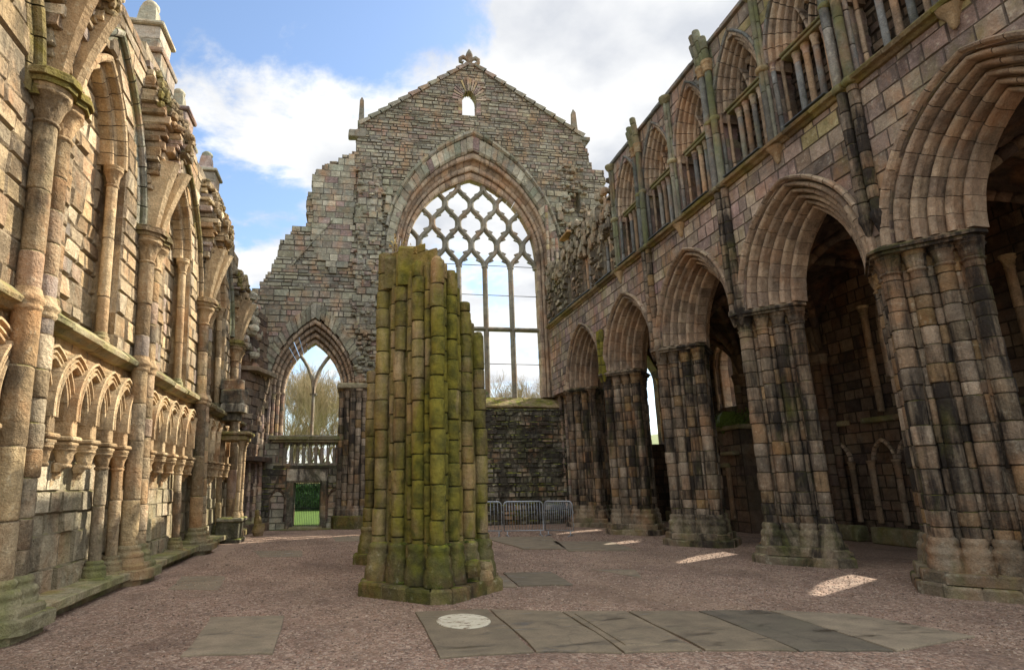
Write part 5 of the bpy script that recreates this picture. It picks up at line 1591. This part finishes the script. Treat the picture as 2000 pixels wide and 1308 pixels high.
# weeds
def weed(label, p, n, h, mat, sp=.12, cat='plant', name='weed'):
    mb = MB(); p = Vector(p)
    for _ in range(n):
        d = Vector((R.gauss(0, .45), R.gauss(0, .45), 1)).normalized(); L = h*R.uniform(.5, 1.1); q = p+Vector((R.uniform(-sp, sp), R.uniform(-sp, sp), 0))
        tube(mb, [q, q+d*L*.6, q+d*L+Vector((d.x*.1, d.y*.1, -.02))], [.006, .004, .002], 3)
        for k in range(5): leaf(mb, q+d*L*R.uniform(.3, 1.05), R.uniform(.018, .035))
    tag(mb.build(name, mat), label, cat)
weed('dry golden weed sprouting on the left top of the tall broken pier', (.62, 9.95, 5.66), 9, .34, M['dry'], .05)
weed('dry weed trailing at the middle top of the tall broken pier', (.98, 9.78, 5.5), 8, .26, M['dry'], .04)
weed('green weed on the sill of the great window', (E(6.2), D-.02, SILL), 9, .16, M['leaf'], .06)
mb = MB()
for _ in range(2600):
    x = R.uniform(12.2, 13.8); y = R.uniform(18.5, 21.2); k = (x-12.2)/1.6
    leaf(mb, (x, y, 3.48+k*.75*R.uniform(.1, 1)), R.uniform(.02, .05))
rock(mb, (13.5, 19.9, 3.55), (.5, 1.2, .4))
tag(mb.build('grass_tuft', M['leaf']), 'green grass growing on top of the wall tomb', 'plant')
mb = MB(); n = 60
V = []; F = []
for i in range(n):
    a = -1.3+2.2*i/(n-1)       # azimuth from +Y towards +X
    for j, rr in enumerate((240, 300, 380, 520)):
        hgt_ = [0, 14, 30, 46][j]*(.35+.65*math.exp(-((a-.65)/.35)**2))+(R.uniform(-1, 1) if j else 0)
        V.append((rr*math.sin(a), rr*math.cos(a), hgt_-1))
for i in range(n-1):
    for j in range(3): F.append((i*4+j, i*4+j+1, i*4+j+5, i*4+j+4))
mb.add(V, F, (0, 0, 0), True)
tag(mb.build('hill', M['hill']), kind='structure')

# ------------------------------------------------------------------ LIGHT, SKY, CAMERA
az = (.87, .49); el = math.radians(36.5)
sd = Vector((az[0]*math.cos(el), az[1]*math.cos(el), math.sin(el))).normalized()
sl = bpy.data.lights.new('sun', 'SUN'); sl.energy = 4.7; sl.angle = math.radians(.5); sl.color = (1, .92, .79)
so = bpy.data.objects.new('sun', sl); COL.objects.link(so); so.rotation_euler = sd.to_track_quat('Z', 'Y').to_euler(); so.location = (20, 20, 40)
w = bpy.data.worlds.new('World'); scene.world = w; w.use_nodes = True
nt = w.node_tree; nt.nodes.clear()
def N(k, **kw):
    x = nt.nodes.new(k)
    for a, b in kw.items(): setattr(x, a, b)
    return x
def Lk(a, b): nt.links.new(a, b)
out = N('ShaderNodeOutputWorld'); bg = N('ShaderNodeBackground'); Lk(bg.outputs[0], out.inputs[0])
sky = N('ShaderNodeTexSky', sky_type='NISHITA'); sky.sun_disc = False; sky.sun_elevation = el; sky.sun_rotation = math.atan2(sd.x, sd.y)
sky.air_density = 1.0; sky.dust_density = .6; sky.ozone_density = 1.2
bg.inputs['Strength'].default_value = .13
tc = N('ShaderNodeTexCoord')
nrm = N('ShaderNodeVectorMath', operation='NORMALIZE'); Lk(tc.outputs['Generated'], nrm.inputs[0])
# cloud deck: project the direction on a plane overhead so that clouds flatten towards the horizon
sep = N('ShaderNodeSeparateXYZ'); Lk(nrm.outputs[0], sep.inputs[0])
dn = N('ShaderNodeMath', operation='ADD'); Lk(sep.outputs[2], dn.inputs[0]); dn.inputs[1].default_value = .22
dv = N('ShaderNodeVectorMath', operation='DIVIDE'); Lk(nrm.outputs[0], dv.inputs[0])
cmb = N('ShaderNodeCombineXYZ'); [Lk(dn.outputs[0], cmb.inputs[i]) for i in range(3)]; Lk(cmb.outputs[0], dv.inputs[1])
nz = N('ShaderNodeTexNoise'); nz.inputs['Scale'].default_value = 3.4; nz.inputs['Detail'].default_value = 9; nz.inputs['Roughness'].default_value = .6; nz.inputs['Distortion'].default_value = .25
Lk(dv.outputs[0], nz.inputs['Vector'])
def m2(op, a, b, clamp=False):
    x = N('ShaderNodeMath', operation=op, use_clamp=clamp)
    for i, q in ((0, a), (1, b)):
        if hasattr(q, 'links'): Lk(q, x.inputs[i])
        else: x.inputs[i].default_value = q
    return x.outputs[0]
acc = m2('ADD', m2('MULTIPLY', m2('SUBTRACT', nz.outputs['Fac'], .5), 1.9), .46)
blobs = [((.34, .73, .60), .93, .26), ((.55, .62, .56), .9, .26), ((.22, .78, .57), .975, .16), ((-.09, .85, .52), .99, .2), ((.03, .83, .55), .99, .16), ((-.19, .84, .50), .988, .2), ((-.18, .91, .36), .99, .2), ((.17, .91, .36), .94, .3), ((.1, .99, .12), .96, .12),
         ((-.22, .77, .60), .985, -.12), ((-.09, .77, .64), .985, -.16), ((.08, .75, .66), .988, -.14), ((-.15, .9, .42), .9955, -.26), ((.27, .935, .23), .994, -.07), ((-.05, .97, .24), .992, -.1),
         ((.0, -.6, .8), .2, .14), ((-.9, .1, .45), .6, .12), ((.2, .1, 1.), .8, .1)]  # last row: clouds added out of view to raise the fill
for d_, c_, wgt in blobs:
    dt = N('ShaderNodeVectorMath', operation='DOT_PRODUCT'); Lk(nrm.outputs[0], dt.inputs[0]); dt.inputs[1].default_value = Vector(d_).normalized()
    mr = N('ShaderNodeMapRange', interpolation_type='SMOOTHSTEP'); Lk(dt.outputs['Value'], mr.inputs['Value'])
    mr.inputs['From Min'].default_value = c_; mr.inputs['From Max'].default_value = 1.0; mr.inputs['To Max'].default_value = wgt
    acc = m2('ADD', acc, mr.outputs[0])
cr = N('ShaderNodeMapRange', interpolation_type='SMOOTHSTEP'); Lk(acc, cr.inputs['Value']); cr.inputs['From Min'].default_value = .44; cr.inputs['From Max'].default_value = .74
n2 = N('ShaderNodeTexNoise'); n2.inputs['Scale'].default_value = 4.5; n2.inputs['Detail'].default_value = 7; Lk(dv.outputs[0], n2.inputs['Vector'])
cc = N('ShaderNodeValToRGB'); Lk(n2.outputs['Fac'], cc.inputs[0])
cc.color_ramp.elements[0].position = .34; cc.color_ramp.elements[0].color = (2.7, 2.82, 3.05, 1)
cc.color_ramp.elements[1].position = .62; cc.color_ramp.elements[1].color = (4.2, 4.2, 4.15, 1)
gd = N('ShaderNodeVectorMath', operation='DOT_PRODUCT'); Lk(nrm.outputs[0], gd.inputs[0]); gd.inputs[1].default_value = Vector((.25, -.4, .88)).normalized()
gm = N('ShaderNodeMapRange', interpolation_type='SMOOTHSTEP'); Lk(gd.outputs['Value'], gm.inputs['Value'])
gm.inputs['From Min'].default_value = .42; gm.inputs['From Max'].default_value = .8; gm.inputs['To Min'].default_value = 1.; gm.inputs['To Max'].default_value = 3.6  # clouds overhead and behind the camera brightened as added fill light
gs = N('ShaderNodeVectorMath', operation='SCALE'); Lk(cc.outputs[0], gs.inputs[0]); Lk(gm.outputs[0], gs.inputs['Scale'])
mx = N('ShaderNodeMix', data_type='RGBA'); Lk(cr.outputs[0], mx.inputs[0]); Lk(sky.outputs[0], mx.inputs[6]); Lk(gs.outputs[0], mx.inputs[7])
Lk(mx.outputs[2], bg.inputs['Color'])

cam = bpy.data.cameras.new('camera'); co = bpy.data.objects.new('camera', cam); COL.objects.link(co)
CAMM = [[0.0, 0, 0], [0, 0, 0], [0, 0, 0]]
f_, roll_, vp, P0 = 1170., math.radians(.7), (690., 948.), (889., 653.)
d = Vector((vp[0]-P0[0], -(vp[1]-P0[1]), f_)).normalized()
zx, zy = -math.sin(roll_), math.cos(roll_)
Zc = Vector((zx, zy, -(zx*d.x+zy*d.y)/d.z)).normalized()
Xc = d.cross(Zc)
if Xc.x < 0: Xc = -Xc
wv = lambda c: Vector((Xc.dot(c), d.dot(c), Zc.dot(c)))
rt, upv, fw = wv(Vector((1, 0, 0))), wv(Vector((0, 1, 0))), wv(Vector((0, 0, 1)))
m3 = Matrix((rt, upv, -fw)).transposed()
co.matrix_world = Matrix.Translation((0, 0, 1.65)) @ m3.to_4x4()
cam.sensor_width = 36; cam.sensor_fit = 'HORIZONTAL'; cam.lens = f_/2000*36
cam.shift_x = (1000-P0[0])/2000; cam.shift_y = -(654-P0[1])/2000
cam.clip_start = .1; cam.clip_end = 3000
scene.camera = co
scene.view_settings.view_transform = 'Standard'; scene.view_settings.look = 'None'
scene.view_settings.exposure = 1.05; scene.view_settings.gamma = 1
